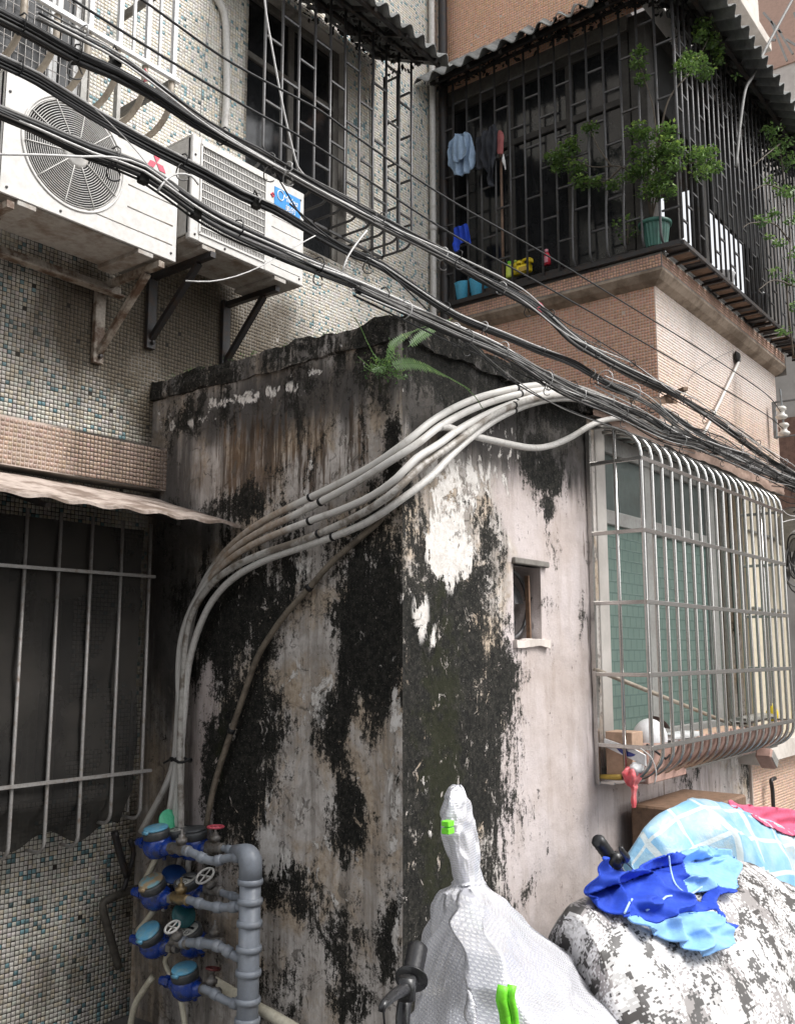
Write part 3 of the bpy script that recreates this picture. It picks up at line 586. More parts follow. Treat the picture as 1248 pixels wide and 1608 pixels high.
# vent opening with its lintel, sill and old fan
g = G(); g.bbox(VH[0] - .015, VH[1] + .05, YF - .022, YF + .05, VH[3], VH[3] + .028); obj('lintel', g, M_CONCRETE, shed)
rough_slab('sill', VH[0] - .01, VH[1] + .05, YF - .018, YF + .06, VH[2] - .035, VH[2] - .003, .02, .010, M_PALEWARM, shed)
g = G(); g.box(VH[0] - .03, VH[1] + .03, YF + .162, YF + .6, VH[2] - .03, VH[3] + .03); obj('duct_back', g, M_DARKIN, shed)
fan = thing('exhaust_fan', 'broken exhaust fan hanging inside the small square vent opening of the stained wall', 'fan', (3.70, YF + .1, 1.80))
g = G(); g.tube([(3.70 + .155 * math.cos(a), YF + .08, 1.815 + .155 * math.sin(a)) for a in np.linspace(0, 2 * math.pi, 30)], .009, 6, False); obj('ring', g, M_GREYIRON, fan, True)
for k in range(4):
    a0 = k * math.pi / 2 + .5; g = G(); g.grid(lambda u, v: (3.70 + (.02 + u * .115) * math.cos(a0 + (v - .5) * .9), YF + .10 + .03 * (v - .5), 1.815 + (.02 + u * .115) * math.sin(a0 + (v - .5) * .9)), 4, 5); obj('blade', g, M_GREYIRON, fan, True)
g = G(); g.lathe([(.0, -.03), (.03, -.03), (.035, 0), (.03, .03), (0, .03)], Matrix.Translation((3.70, YF + .1, 1.815)) @ Matrix.Rotation(R(90), 4, 'X'), 14); obj('hub', g, M_BLACKIRON, fan, True)
g = G(); g.bar((3.63, YF + .06, 1.66), (3.66, YF + .05, 1.985), .012); obj('support', g, M_GREYIRON, fan); g = G(); g.bar((3.70, YF + .07, 1.66), (3.69, YF + .07, 1.82), .02); obj('support', g, M_GREYIRON, fan)
g = G(); g.bar((3.815, YF + .05, 1.66), (3.808, YF + .05, 1.95), .012, .02); tag(obj('timber_batten', g, M_WOODPOLE), 'short light timber batten standing inside the vent opening at its edge', 'batten')

# ---- salmon corner house
XP, YP, XR = 5.27, 2.13, 7.68
Z0, Z1 = 2.85, 3.83
house = thing('corner_house', 'salmon tiled corner house with an overhanging caged balcony above the shed', 'house', (XP, YP, 0))
wash = [(6.0, 3.6, .9, .28, .55), (7.1, 3.65, .7, .3, .55)]
gs = lambda u, z: np.full_like(u, .02) + np.clip((z - 3.62) * 1.6, 0, .5)
gf = lambda u, z: field([(6.7, 3.35, .12, .35, .55), (5.9, 3.5, .2, .3, .3), (7.3, 3.2, .12, .3, .25)], u, z) + np.clip((z - 3.66) * 1.5, 0, .25)
backing('side_wall', 'L', XP, YP, YM, Z0 + .05, Z1, [], M_GROUTPINK, house, lambda u, z: np.zeros_like(u) + .02)
mosaic(house, 'L', XP, YP + .004, YM, Z0 + .05, Z1, [], M_TILEPINK, lambda n, u, z: col_p(n, u, z) * np.array([1.0, .96, .92]), gs)
backing('front_wall', 'F', YP, XP, XR, Z0, Z1, [], M_GROUTPINK, house, lambda u, z: np.zeros_like(u))
def col_f(n, u, z):
    c = col_p(n, u, z) * np.array([1.12, 1.42, 1.55]); w = np.clip(field(wash, u, z) + rng.normal(0, .12, n) + np.clip((z - 3.2), 0, .5) * .5, 0, .8)[:, None]
    return c * (1 - w) + np.array([.66, .62, .60]) * w
mosaic(house, 'F', YP, XP + .003, XR, Z0 + .09, Z1, [], M_TILEPINK, col_f, gf)
g = G(); g.add([(XR, YP, Z0), (XR, YP + 1.6, Z0), (XR, YP + 1.6, Z1), (XR, YP, Z1)], [(0, 1, 2, 3)]); obj('end_wall', g, M_PALEWARM, house)
# broken plaster lip under the front wall and dark underside
g = G()
def lip(u, v):
    x = 4.36 + u * (XR - 4.36 + .004); w = .5 + .5 * fbm(x * 2.2, 1, 0, 4); zb = 2.845 - .05 * w - .02 * (x < 5.27)
    return (x, YP - .012 - .012 * v + .01 * fbm(x * 6, v * 4, 1), zb + v * (Z0 + .085 - zb))
g.grid(lip, 150, 6); obj('plaster_lip', g, simple('salmon_render', (.52, .37, .30), .9, 0, (.34, .23, .18), 5, .42, .7, .5, 40), house, True)
g = G()
def soffit(u, v):
    x = 4.36 + u * (XR - 4.36); w = .5 + .5 * fbm(x * 2.2, 1, 0, 4); zb = 2.845 - .05 * w - .02 * (x < 5.27)
    return (x, YP - .012 + v * .42, zb + .01 * fbm(x * 5, v * 3, 2) * min(1, v * 8))
g.grid(lambda u, v: soffit(u, 1 - v), 120, 20); obj('soffit', g, simple('dark_soffit', (.15, .14, .13), .95, 0, (.06, .055, .05), 6, .4, .65, .8, 25), house, True)
# cornice at balcony floor, tiled edge over a concrete moulding
g = G()
prof = [(0, 3.80), (.05, 3.825), (.085, 3.86), (.085, 3.875)]
for k in range(3):
    (a, b), (c, d) = prof[k], prof[k + 1]
    g.add([(XP - a, YM, b), (XP - a, YP - a, b), (XP - c, YP - c, d), (XP - c, YM, d)], [(0, 1, 2, 3)])
    g.add([(XP - a, YP - a, b), (XR + .02, YP - a, b), (XR + .02, YP - c, d), (XP - c, YP - c, d)], [(0, 1, 2, 3)])
obj('cornice', g, simple('weathered_cornice', (.40, .32, .25), .9, 0, (.20, .15, .11), 5, .4, .62, .5, 40), house)
g = G(); g.add([(XP - .085, YM, 3.875), (XP - .085, YP - .085, 3.875), (XP - .085, YP - .085, 3.97), (XP - .085, YM, 3.97), (XR + .02, YP - .085, 3.875), (XR + .02, YP - .085, 3.97)], [(0, 1, 2, 3), (1, 4, 5, 2)])
g.add([(XR + .02, YP - .085, 3.80), (XR + .02, YP + 1.2, 3.80), (XR + .02, YP + 1.2, 3.97), (XR + .02, YP - .085, 3.97)], [(0, 1, 2, 3)])
obj('balcony_edge', g, M_CONCRETE, house)
mosaic(house, 'L', XP - .085, YP - .08, YM, 3.882, 3.968, [], M_TILEPINK, col_p, lambda u, z: .35 + 0 * u, name='edge_tile')
mosaic(house, 'F', YP - .085, XP - .08, XR, 3.882, 3.968, [], M_TILEPINK, col_p, lambda u, z: .55 + 0 * u, name='edge_tile')
rough_slab('balcony_floor', XP - .08, XR + .02, YP - .08, 3.66, 3.972, 4.01, .05, .008, M_CORRDARK, house)
# the room behind the balcony: back wall, ceiling, corner post
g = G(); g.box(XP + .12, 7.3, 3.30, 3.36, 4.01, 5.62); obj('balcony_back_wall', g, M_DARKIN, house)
g = G(); g.box(XP + .03, XR, YP, 3.66, 5.60, 5.66); obj('ceiling', g, M_SHADEALU, house)
for q in ((XP + .01, XP + .13, 2.13, 2.24), (XR - .16, XR, YP, YP + .14), (6.35, 6.47, YP + .05, YP + .15), (5.86, 5.92, YP + .05, YP + .15)): g = G(); g.bbox(*q, 4.01, 5.6); obj('post', g, M_SHADEALU, house)
g = G(); g.bbox(XP + .06, 6.35, YP + .02, YP + .05, 5.1, 5.58); g.bbox(6.47, XR - .16, YP + .02, YP + .05, 4.75, 5.58); obj('upper_panel', g, M_DARKIN, house)
window(house, 'L', XP + .02, 2.25, 3.68, 4.02, 5.56, mull=(.3, .62), rails=(.70,), fw=.06, frame=M_SHADEALU, depth=.05)
g = G(); g.bbox(XP + .004, XP + .11, 2.245, 3.69, 5.562, 5.72); obj('lintel', g, M_CREAMPANEL if False else M_DARKALU, house)
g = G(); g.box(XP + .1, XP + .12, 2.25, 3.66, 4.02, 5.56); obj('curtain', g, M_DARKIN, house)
# upper storey
backing('upper_side_wall', 'L', XP, YP, YM, 5.66, 8.6, [], M_GROUTPINK, house, lambda u, z: np.zeros_like(u) - .3)
mosaic(house, 'L', XP, YP + .004, YM, 5.66, 7.6, [], M_TILEPINK, lambda n, u, z: col_p(n, u, z) * np.array([1.15, 1.12, 1.0]), lambda u, z: 0 * u)
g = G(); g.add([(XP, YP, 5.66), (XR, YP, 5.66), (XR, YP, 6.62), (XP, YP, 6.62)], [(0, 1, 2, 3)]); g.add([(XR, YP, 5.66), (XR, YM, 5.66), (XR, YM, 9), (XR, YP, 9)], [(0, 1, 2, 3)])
obj('upper_front_wall', g, simple('glare_white_wall', (.80, .77, .75), .8, 0, (.72, .67, .64), 2, .4, .7, .2), house)  # salmon wall coloured white: its bright glare is painted in
g = G(); g.bbox(XP, XR + .02, YP - .13, YP + .4, 6.62, 6.72); g.bbox(XP, XR, YP - .05, YP + .4, 6.72, 8.9); obj('upper_slab', g, M_SLABWHITE, house)

# ---- ground floor wall beside the shed, with the recessed window behind the steel cage
low = thing('ground_floor_front', 'ground floor front of the corner house with a green glazed window behind steel bars', 'wall', (4.36, YF, 0))
WH = (4.44, 6.78, 1.04, 2.80); YW2 = 2.235
lw = {k: [] for k in KEYS}
lw['soot_shade'] = [(4.4, 1.9, .04, 1.3, .5), (4.8, .6, .5, .35, .35), (5.7, .75, .8, .3, .45)]; lw['clean'] = [(4.6, .6, 2.0, .6, .8), (7.2, 2, .45, 2, 1.3)]; lw['rust'] = [(5.3, .7, .7, .35, .5), (6.2, .8, .2, .3, .3)]; lw['mould'] = [(5.6, .9, .25, .12, .45), (6.5, .8, .3, .25, .3)]
wallgrid('plaster_wall', 'F', YF, 4.362, 6.62, 0, 2.83, .035, lw, low, holes=[(WH[0], 6.62, WH[2], WH[3])], amp=.005, depth=YW2 - YF)
g = G(); g.bbox(6.79, XR, YF - .01, YF + .3, 1.0, 2.86); obj('pier', g, M_CREAMPANEL, low)
g = G(); g.bbox(6.62, XR + .6, YF - .02, YF + .28, 0, .86); obj('plinth', g, M_GROUTPINK, low)
mosaic(low, 'F', YF - .02, 6.63, XR + .58, 0.1, .85, [], M_TILEPINK, lambda n, u, z: col_p(n, u, z) * np.array([1.15, 1.35, 1.4]), lambda u, z: .15 + 0 * u)
g = G(); g.bbox(6.45, XR + .65, YF - .13, YF + .2, .865, .995); obj('ledge', g, M_SLABWHITE, low)
g = G(); g.bbox(WH[0] + .002, WH[0] + .115, YF - .006, YW2 + .06, WH[2], WH[3]); obj('jamb', g, M_PALEWALL, low)
g = G(); g.box(6.42, 6.79, YW2 - .01, YW2 + .15, WH[2], WH[3]); obj('inner_wall', g, M_CREAMPANEL, low)
for q in ((6.44, 6.48, WH[2], WH[3]), (6.62, 6.65, WH[2], WH[3])): g = G(); g.bbox(q[0], q[1], YW2 - .05, YW2 - .02, q[2], q[3]); obj('cupboard_frame', g, M_GREYALU, low)
for z in (1.9, 2.45): g = G(); g.bbox(6.83, 7.6, YF - .035, YF - .012, z, z + .02); obj('wall_rail', g, M_GREYALU, low)
gp_ = window(low, 'F', YW2, 4.56, 6.42, 1.06, 2.795, mull=(.40, .94), rails=(.735,), fw=.10, frame=simple('pale_window_frame', (.33, .33, .315), .5, .1, (.26, .25, .235), 10, .4, .8, .1), glass=M_GREENGLASS, depth=.07)
for i, c in enumerate(gp_.children):
    if c.name.startswith('pane') and c.data.vertices[0].co.z > 2.2 - 0: c.data.materials[0] = simple('grey_upper_glass', (.10, .125, .12), .2, 0, (.08, .095, .09), 3, .4, .7, 0)
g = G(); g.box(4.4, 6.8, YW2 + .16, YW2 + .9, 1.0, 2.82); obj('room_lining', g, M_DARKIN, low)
g = G(); g.bbox(WH[0] - .03, 6.8, YF - .015, YW2, WH[2] - .07, WH[2] - .002); obj('sill', g, M_CONCRETE, low)

# ---- neighbours further along the alley
nb = thing('neighbour_building', 'grey and brown tiled building past the corner house, behind the insulators', 'building', (9.4, 0, 0))
g = G(); g.box(9.4, 13, -1.2, 7, 0, 2.75); obj('lower_wall', g, M_PALEWALL, nb)
g = G(); g.box(9.35, 13, -1.2, 7, 2.75, 3.85); obj('brown_wall', g, simple('brown_tile_far', (.26, .15, .11), .7, 0, (.18, .10, .075), 30, .4, .6, .3), nb)
g = G(); g.box(9.4, 13, -1.2, 2.72, 3.85, 6.4); obj('upper_wall', g, M_PALEWALL, nb)
for z in (4.2, 4.75, 5.3):
    g = G(); g.bbox(9.36, 9.40, .6, 2.3, z, z + .02); obj('grille_bar', g, M_BLACKIRON, nb)
for y in (1.2, 1.6, 2.0):
    g = G(); g.bbox(9.34, 9.36, y, y + .025, 3.95, 5.6); obj('grille_bar', g, M_BLACKIRON, nb)
tower = thing('tall_pale_building', 'tall pale building far behind the balcony roof', 'building', (17, 0, 0))
g = G(); g.box(17, 22, -6, 5.15, 0, 22); obj('wall', g, M_PALEWARM, tower)
g = G(); g.box(16.97, 17.0, 1.5, 5.1, 12.3, 17); obj('tiled_band', g, simple('pink_tile_far', (.58, .38, .30), .8, 0, (.50, .33, .26), 20, .4, .7, .2), tower)
rackt = thing('roof_antenna_rack', 'thin metal drying rack jutting from the far pale building', 'rack', (16.5, 2.5, 11.5))
for k in range(9):
    g = G(); a = W(1150 + 12 * k, 20 + 14 * (k % 4), x=16.2); b = W(1190 + 9 * k, 96 - 11 * (k % 5), x=16.2); g.bar(a, b, .035); obj('strut', g, M_GREYALU, rackt)
pc = W(1225, 20, x=9.0)

# ================================================================== AWNINGS AND CANOPY
def corrugated(name, label, cat, P0, P1, D, pitch=.118, amp=.024, th=.006, mat=M_CORR, nd=6, group=None, sag=0., ragged=.01, extra=None, skew0=0., skew1=0.):
    """corrugated sheet: P0-P1 is the wall edge, D runs down to the front edge; ridges follow D"""
    P0, P1, D = Vector(P0), Vector(P1), Vector(D); L = (P1 - P0).length; ud = (P1 - P0) / L; nrm = ud.cross(D).normalized()
    if nrm.z < 0: nrm = -nrm
    n = int(L / pitch * 8); g = G()
    for side in (0, 1):
        base = len(g.v)
        for j in range(nd + 1):
            for i in range(n + 1):
                s = i / n; ed = 1 + (ragged * math.sin(i * 12.9 + 3) if j == nd else 0)
                v = j / nd; s2 = s * L + v * (skew0 * (1 - s) + skew1 * s)
                p = P0 + ud * s2 + D * v * ed + nrm * (amp * math.sin(s * L / pitch * 2 * math.pi) + sag * math.sin(s * 5) * v) - nrm * (th * side)
                g.v.append(tuple(p))
        for j in range(nd):
            for i in range(n):
                q = (base + j * (n + 1) + i, base + j * (n + 1) + i + 1, base + (j + 1) * (n + 1) + i + 1, base + (j + 1) * (n + 1) + i); g.f.append(q if side == 0 else q[::-1])
    h = (nd + 1) * (n + 1)
    for i in range(n): g.f.append((nd * (n + 1) + i, nd * (n + 1) + i + 1, h + nd * (n + 1) + i + 1, h + nd * (n + 1) + i))
    for j in range(nd):
        g.f.append((j * (n + 1), (j + 1) * (n + 1), h + (j + 1) * (n + 1), h + j * (n + 1))); g.f.append((j * (n + 1) + n, h + j * (n + 1) + n, h + (j + 1) * (n + 1) + n, (j + 1) * (n + 1) + n))
    t = thing(name, label, cat, P0, group); obj('sheet', g, mat, t, True); return t
# over the upper middle window
aw = corrugated('corrugated_awning', 'grey corrugated awning over the black caged window on the mosaic wall', 'awning', (3.1, 3.68, 5.56), (4.52, 3.68, 5.56), (0, -.60, -.30))
g = G()
for x in np.arange(3.2, 4.5, .3): g.bar((x, 3.66, 5.50), (x, 3.12, 5.24), .022)
for y, z in ((3.5, 5.44), (3.3, 5.34), (3.15, 5.27)): g.bar((3.1, y, z - .02), (4.46, y, z - .02), .022)
obj('support_frame', g, M_BLACKIRON, aw)
# over the balcony
bwl = corrugated('balcony_roof', 'corrugated roof sheets over the caged balcony, its edge rising to the right above the laundry', 'roof', (5.25, 3.68, 5.86), (5.25, 1.95, 5.86), (-.34, 0, -.29), skew1=.30)
o2 = corrugated('tmp', '', '', (5.25, 2.13, 5.86), (8.3, 2.13, 5.86), (0, -.50, -.31), skew0=-.34); ch = o2.children[0]
ch.parent = bwl; ch.location = o2.location - bwl.location; bpy.data.objects.remove(o2); ch.name = 'front_sheet'
g = G()
for y in np.arange(2.0, 3.6, .26): g.bar((5.24, y, 5.80), (5.02, y, 5.60), .022)
for x in np.arange(5.2, 8.2, .3): g.bar((x, 2.10, 5.80), (x, 1.78, 5.58), .022)
for xx, zz in ((5.20, 5.77), (5.08, 5.66)): g.bar((xx, 3.66, zz - .02), (xx, 1.8, zz - .02), .025)
for yy, zz in ((2.0, 5.73), (1.82, 5.62)): g.bar((5.1, yy, zz - .02), (8.25, yy, zz - .02), .025)
obj('support_frame', g, M_BLACKIRON, bwl)
# debris: dead leaves and soot lodged under the roof sheets
def clutter(name, label, boxes, n, parent, size=.03, mat=M_CORRDARK):
    g = G()
    for _ in range(n):
        b = random.choice(boxes); c = Vector([random.uniform(b[i], b[i + 3]) for i in range(3)])
        a = Vector([random.gauss(0, 1) for _ in range(3)]).normalized(); d = a.cross(Vector([random.gauss(0, 1) for _ in range(3)])).normalized(); s = size * random.uniform(.4, 1.5)
        g.add([c - a * s, c + d * s * .6, c + a * s, c - d * s * .5 + a * .3 * s], [(0, 1, 2, 3)])
    o = obj(name, g, mat, parent); stuff(o); return o
clutter('debris', '', [(3.2, 3.42, 5.38, 4.4, 3.65, 5.47), (3.8, 3.2, 5.28, 4.45, 3.5, 5.36)], 330, aw, .020)
clutter('debris', '', [(5.12, 1.9, 5.62, 5.22, 3.6, 5.76), (5.1, 1.88, 5.55, 8.0, 2.08, 5.74), (6.0, 1.92, 5.4, 7.9, 2.08, 5.6)], 1500, bwl, .022)
# lower canopy over the ground floor window, wavy metal sheet
g = G()
def canopy(u, v):
    x = .9 + u * (2.79 - .9); dz = .005 * math.sin(x * 38) * v + .012 * fbm(x * 1.6, v, 0)
    return (x, 3.66 - v * .62, 2.338 - v * .185 + dz)
g.grid(canopy, 120, 8); n0 = len(g.v); g.grid(lambda u, v: tuple(Vector(canopy(1 - u, v)) - Vector((0, .0, .007))), 120, 8)
g.grid(lambda u, v: tuple(Vector(canopy(u, 1)) - Vector((0, .001, .012 * v))), 120, 1)
cp = thing('window_canopy', 'thin pinkish peeling metal canopy over the netted ground floor window', 'canopy', (.9, 3.66, 2.335)); obj('sheet', g, M_CANOPY, cp, True)
for x in (1.3, 1.9, 2.5): g = G(); g.bar((x, 3.66, 2.29), (x, 3.1, 2.13), .02); obj('support', g, M_BLACKIRON, cp)

# ================================================================== WINDOW CAGES
def bent(p0, p1, curl, r=.10, k=6):
    """vertical bar p0 (top) to p1 (foot) whose foot curls towards curl (a vector)"""
    p0, p1, c = Vector(p0), Vector(p1), Vector(curl); L = c.length; c = c / L; out = [p0, p1 + Vector((0, 0, r))]
    for i in range(1, k + 1):
        a = i / k * math.pi / 2; out.append(p1 + Vector((0, 0, r)) + c * r * (1 - math.cos(a)) - Vector((0, 0, r * math.sin(a))))
    out.append(p1 + c * L); return out
# upper middle cage
c2 = thing('window_cage', 'black iron window cage under the corrugated awning, right of the air conditioners', 'window cage', (3.06, 3.36, 4.1))
bx = [4.452 - i * .128 for i in range(11)]
yf = 3.36; zb = 4.10
for i, x in enumerate(bx):
    g = G(); g.tube(bent((x, yf, 5.36), (x, yf, zb), (0, .30, 0), .07), .0085, 6); obj('bar', g, M_GREYIRON, c2, True)
for i in range(len(bx) - 1):
    for k in range(-1, 5):
        z = zb + .18 + k * .37 + (.185 if i % 2 else 0)
        if zb + .02 < z < 5.3: g = G(); g.bar((bx[i] - .008, yf, z), (bx[i + 1] + .008, yf, z), .011); obj('crosspiece', g, M_GREYIRON, c2)
for y in (3.47, 3.58, 3.68):
    g = G(); g.bar((4.452, y, 5.34), (4.452, y, zb), .014); obj('bar', g, M_GREYIRON, c2)
for k in range(4):
    z = zb + .15 + k * .3
    g = G(); g.bar((4.452, 3.372, z), (4.452, 3.465, z), .011); obj('crosspiece', g, M_GREYIRON, c2); g = G(); g.bar((4.452, 3.475, z + .15), (4.452, 3.575, z + .15), .011); obj('crosspiece', g, M_GREYIRON, c2)
g2 = G(); g2.bar((3.1, yf, 5.36), (4.46, yf, 5.36), .018); obj('rail', g2, M_GREYIRON, c2)
for y in (3.60,): g = G(); g.bar((3.1, y, zb - .008), (4.46, y, zb - .008), .014); obj('rail', g, M_GREYIRON, c2)

# balcony cage
bc = thing('balcony_cage', 'sooty iron bar cage round the corner balcony, hung with laundry and plants', 'balcony cage', (5.16, 1.90, 4.0))
XC, YC, ZC = 5.165, 1.905, 4.01
ys = [3.64 - i * .1155 for i in range(16)]
for i, y in enumerate(ys[:-1]):
    cur = i >= 9
    pts = bent((XC - (.03 if cur else 0), y, 5.66), (XC - (.03 if cur else 0), y, ZC - (.01 if cur else .02)), (.12, 0, 0), .07) if cur else [(XC, y, 5.66), (XC, y, ZC - .02)]
    if cur: pts = [(XC, y, 5.66)] + [(XC, y, 4.6)] + [(XC - .03, y, 4.25)] + pts[1:]
    g = G(); g.tube(pts, .0085, 6); obj('bar', g, M_GREYIRON, bc, True)
for i in range(len(ys) - 1):
    for k in range(5):
        z = ZC + .2 + k * .36 + (.18 if i % 2 else 0)
        if z < 5.55: g = G(); g.bar((XC, ys[i], z), (XC, ys[i + 1], z), .011); obj('crosspiece', g, M_GREYIRON, bc)
xs = [XC + i * .094 for i in range(31)]
for i, x in enumerate(xs):
    far = i > 20
    pts = bent((x, YC, 5.66), (x, YC, ZC - .02), (0, .14, 0), .06) if far else [(x, YC, 5.66), (x, YC, ZC)]
    g = G(); g.tube(pts, .010 if i == 0 else .008, 6); obj('bar', g, M_GREYIRON, bc, True)
for i in range(len(xs) - 1):
    for k in range(5):
        z = ZC + .12 + k * .36 + (.12 * (i % 3))
        if z < 5.55: g = G(); g.bar((xs[i], YC, z), (xs[i + 1], YC, z), .010); obj('crosspiece', g, M_GREYIRON, bc)
# shelf of boards and cross irons at the foot of the front face
for i in range(27):
    x = XC + .02 + i * .105
    g = G(); w = .088 if i < 14 else .05
    g.bbox(x, x + w, YC + .01, YP - .10, ZC - .035, ZC - .022); o = obj('plank', g, M_WOODPOLE if i % 3 else M_BLACKIRON, bc)
for i in range(20):
    x = XC + .1 + i * .145; g = G(); g.bar((x, YC, ZC - .044), (x, YP - .088, ZC - .044), .014); obj('shelf_iron', g, M_BLACKIRON, bc)
for q in (((XC, YC, ZC - .025), (8.05, YC, ZC - .025), .018, .025), ((XC, YC + .01, ZC - .02), (XC, 3.66, ZC - .02), .02, .03), ((XC, YC, 5.65), (8.05, YC, 5.65), .02), ((XC, YC + .011, 5.65), (XC, 3.66, 5.65), .02)): g = G(); g.bar(*q); obj('rail', g, M_BLACKIRON, bc)
g = G(); g.box(XC + .012, XP - .09, 2.45, 3.66, ZC - .05, ZC - .036); obj('tray', g, M_BLACKIRON, bc)
g = G(); g.box(XC + .012, XC + .02, 2.7, 3.66, ZC - .036, ZC + .03); obj('tray_edge', g, M_BLACKIRON, bc)

# stainless cage over the ground floor window
sc = thing('steel_window_cage', 'shiny stainless steel cage with rounded top and bottom over the green glazed window', 'window cage', (4.34, 1.863, 1.0))
YS = 1.863; XS0, XS1 = 4.34, 6.66
nb_ = 19; xs2 = [XS0 + i * (XS1 - XS0) / (nb_ - 1) for i in range(nb_)]
zr = [2.545, 2.225, 1.855, 1.52, 1.15]
zr = [W(1005, 719, y=YS).z, W(1009, 832, y=YS).z, W(1015, 945, y=YS).z, W(1017, 1060, y=YS).z, W(1023, 1175, y=YS).z]
def belly(x, top=True, bot=True):
    pts = []
    if top:
        for i in range(7):
            a = (1 - i / 6) * math.pi / 2; pts.append((x, YS + .26 * (1 - math.cos(a)), zr[0] + .03 + .16 * math.sin(a)))
    else: pts.append((x, YS, zr[0]))
    for i in range(9):
        a = i / 8 * math.pi / 2; pts.append((x, YS + .19 * (1 - math.cos(a)), zr[4] - .02 - .15 * math.sin(a)))
    pts.append((x, YF - .02, zr[4] - .17)); return pts
for i, x in enumerate(xs2):
    g = G(); p = belly(x); g.tube([p[0]] + p[1:], .0108, 8); obj('bar', g, M_STEEL, sc, True)
for z in zr:
    g = G(); g.bbox(XS0 - .012, XS1 + .012, YS - .011, YS + .003 - .004, z - .0115, z + .0115, .002); obj('rail', g, M_STEEL, sc)
    for x in (XS0, XS1):
        g = G(); g.bbox(x - .009, x + .009, YS - .002, YF - .004, z - .010, z + .010, .002); obj('side_rail', g, M_STEEL, sc)
for x in (XS0, XS1):
    g = G(); g.tube([(x, 2.0, zr[0] + .16), (x, 2.0, zr[4] - .165)], .0098, 8); obj('bar', g, M_STEEL, sc, True)
    g = G(); g.bar((x, YF - .016, zr[0] + .19), (x, YF - .016, zr[4] - .185), .022); obj('wall_post', g, M_STEEL, sc)
g = G(); g.bbox(XS0 - .01, XS1 + .01, YF - .03, YF - .008, zr[4] - .19, zr[4] - .165, .003); g.bbox(XS0 - .01, XS0 + .01, YS + .19, YF - .03, zr[4] - .185, zr[4] - .165, .003); obj('bottom_frame', g, M_STEEL, sc)
for yy in (1.98, 2.05): g = G(); g.bar((XS0, yy, zr[4] - .155 - .015), (XS1, yy, zr[4] - .17), .012); obj('floor_rail', g, M_STEEL, sc)

# white grille top left
c1 = thing('window_grille', 'white aluminium grille with curved feet over the top left window', 'window cage', (1.3, 3.25, 4.0))
for i, x in enumerate([2.50 - k * .145 for k in range(9)]):
    g = G(); g.bar((x, 3.25, 6.3), (x, 3.25, 4.185), .020, .020); obj('bar', g, M_WHITEALU, c1)
    g = G(); p = [(x, 3.26, 4.18), (x, 3.262, 4.10)]
    for k in range(1, 8):
        a = k / 7 * math.pi / 2 * .9; p.append((x, 3.262 + .16 * (1 - math.cos(a)), 4.10 - .13 * math.sin(a)))
    p.append((x, 3.62, 3.945)); g.tube(crv(p, .03), .014, 8); obj('curved_foot', g, M_PVCTAN, c1, True)
for x in (2.43, 2.29): g = G(); g.bar((x, 3.262, 6.3), (x, 3.262, 4.2), .012); obj('bar', g, M_WHITEALU, c1)
for z in (4.19, 4.77, 5.4):
    g = G(); g.bbox(.9, 2.535, 3.235, 3.255, z - .012, z + .012, .003); obj('rail', g, M_WHITEALU, c1)
    g = G(); g.bar((2.52, 3.27, z - .06 * (z > 4.3)), (2.52, 3.69, z - .06 * (z > 4.3)), .022, .035); obj('wall_arm', g, M_DARKALU, c1)
g = G(); g.bar((2.30, 3.66, 3.9), (2.30, 3.66, 4.75), .03); g.bar((2.45, 3.6, 3.9), (2.45, 3.6, 4.3), .02, .03); obj('wall_post', g, M_GREYALU, c1)
# wire mesh in front of that window
g = G(); y = 3.655
for k in range(22): x = 1.6 + k * .034; g.bar((x, y, 3.75), (x, y, 4.6), .003)
for k in range(16): z = 3.77 + k * .055; g.bar((1.6, y + .003, z), (2.33, y + .003, z), .003)
tag(obj('wire_mesh', g, M_MIDIRON), 'fine wire mesh across the lower part of the top left window', 'mesh')

# lower left cage with dark insect net
c3 = thing('netted_window_cage', 'thin grey iron cage lined with dark insect net over the ground floor window', 'window cage', (1.0, 3.40, .85))
y3 = 3.40; xs3 = [2.59 - k * .148 for k in range(10)]
for x in xs3:
    g = G(); g.tube(bent((x, y3, 2.16), (x, y3, .83 if x < 2.3 else .90), (0, .12, 0), .05), .0075, 6); obj('bar', g, M_MIDIRON, c3, True)
for z, x1 in ((1.927, 2.61), (1.099, 2.63)):
    g = G(); g.bar((1.0, y3 - .012, z), (x1, y3 - .012, z), .013); obj('rail', g, M_MIDIRON, c3)
for y in (3.5, 3.6):
    g = G(); g.bar((2.60, y, 2.1), (2.60, y, .92), .009); obj('bar', g, M_MIDIRON, c3)
g = G()
def net(u, v): return (1.0 + u * 1.56, y3 + .014 + .022 * fbm(u * 5, v * 5, 0) + .10 * max(0, .12 - v) / .12, .86 + v * 1.27 + .03 * math.sin(u * 34) * (v < .01))
g.grid(net, 60, 40); 
m, t, b = newmat('dark_insect_net'); n = N(t); n.l(n.mix(n.ramp(n.noise(n.pos(), 3, 6, .6), .35, .7), (.010, .009, .008), (.030, .026, .022)), b.inputs['Base Color']); b.inputs['Roughness'].default_value = .9
tr = n.n('ShaderNodeBsdfTransparent'); mx = n.n('ShaderNodeMixShader'); mx.inputs[0].default_value = .90; n.l(tr.outputs[0], mx.inputs[1]); n.l(b.outputs[0], mx.inputs[2]); n.l(mx.outputs[0], t.nodes['Material Output'].inputs[0])
obj('net', g, m, c3, True)
g = G(); g.bbox(2.03, 2.075, 3.64, 3.69, 1.0, 1.95); g.bbox(2.2, 2.24, 3.64, 3.69, 1.0, 2.1); g.bbox(2.28, 2.30, 3.60, 3.64, 1.0, 2.1); tag(obj('timber_prop', g, M_PVCTAN), 'pale timber prop leaning inside the netted ground floor window', 'timber')
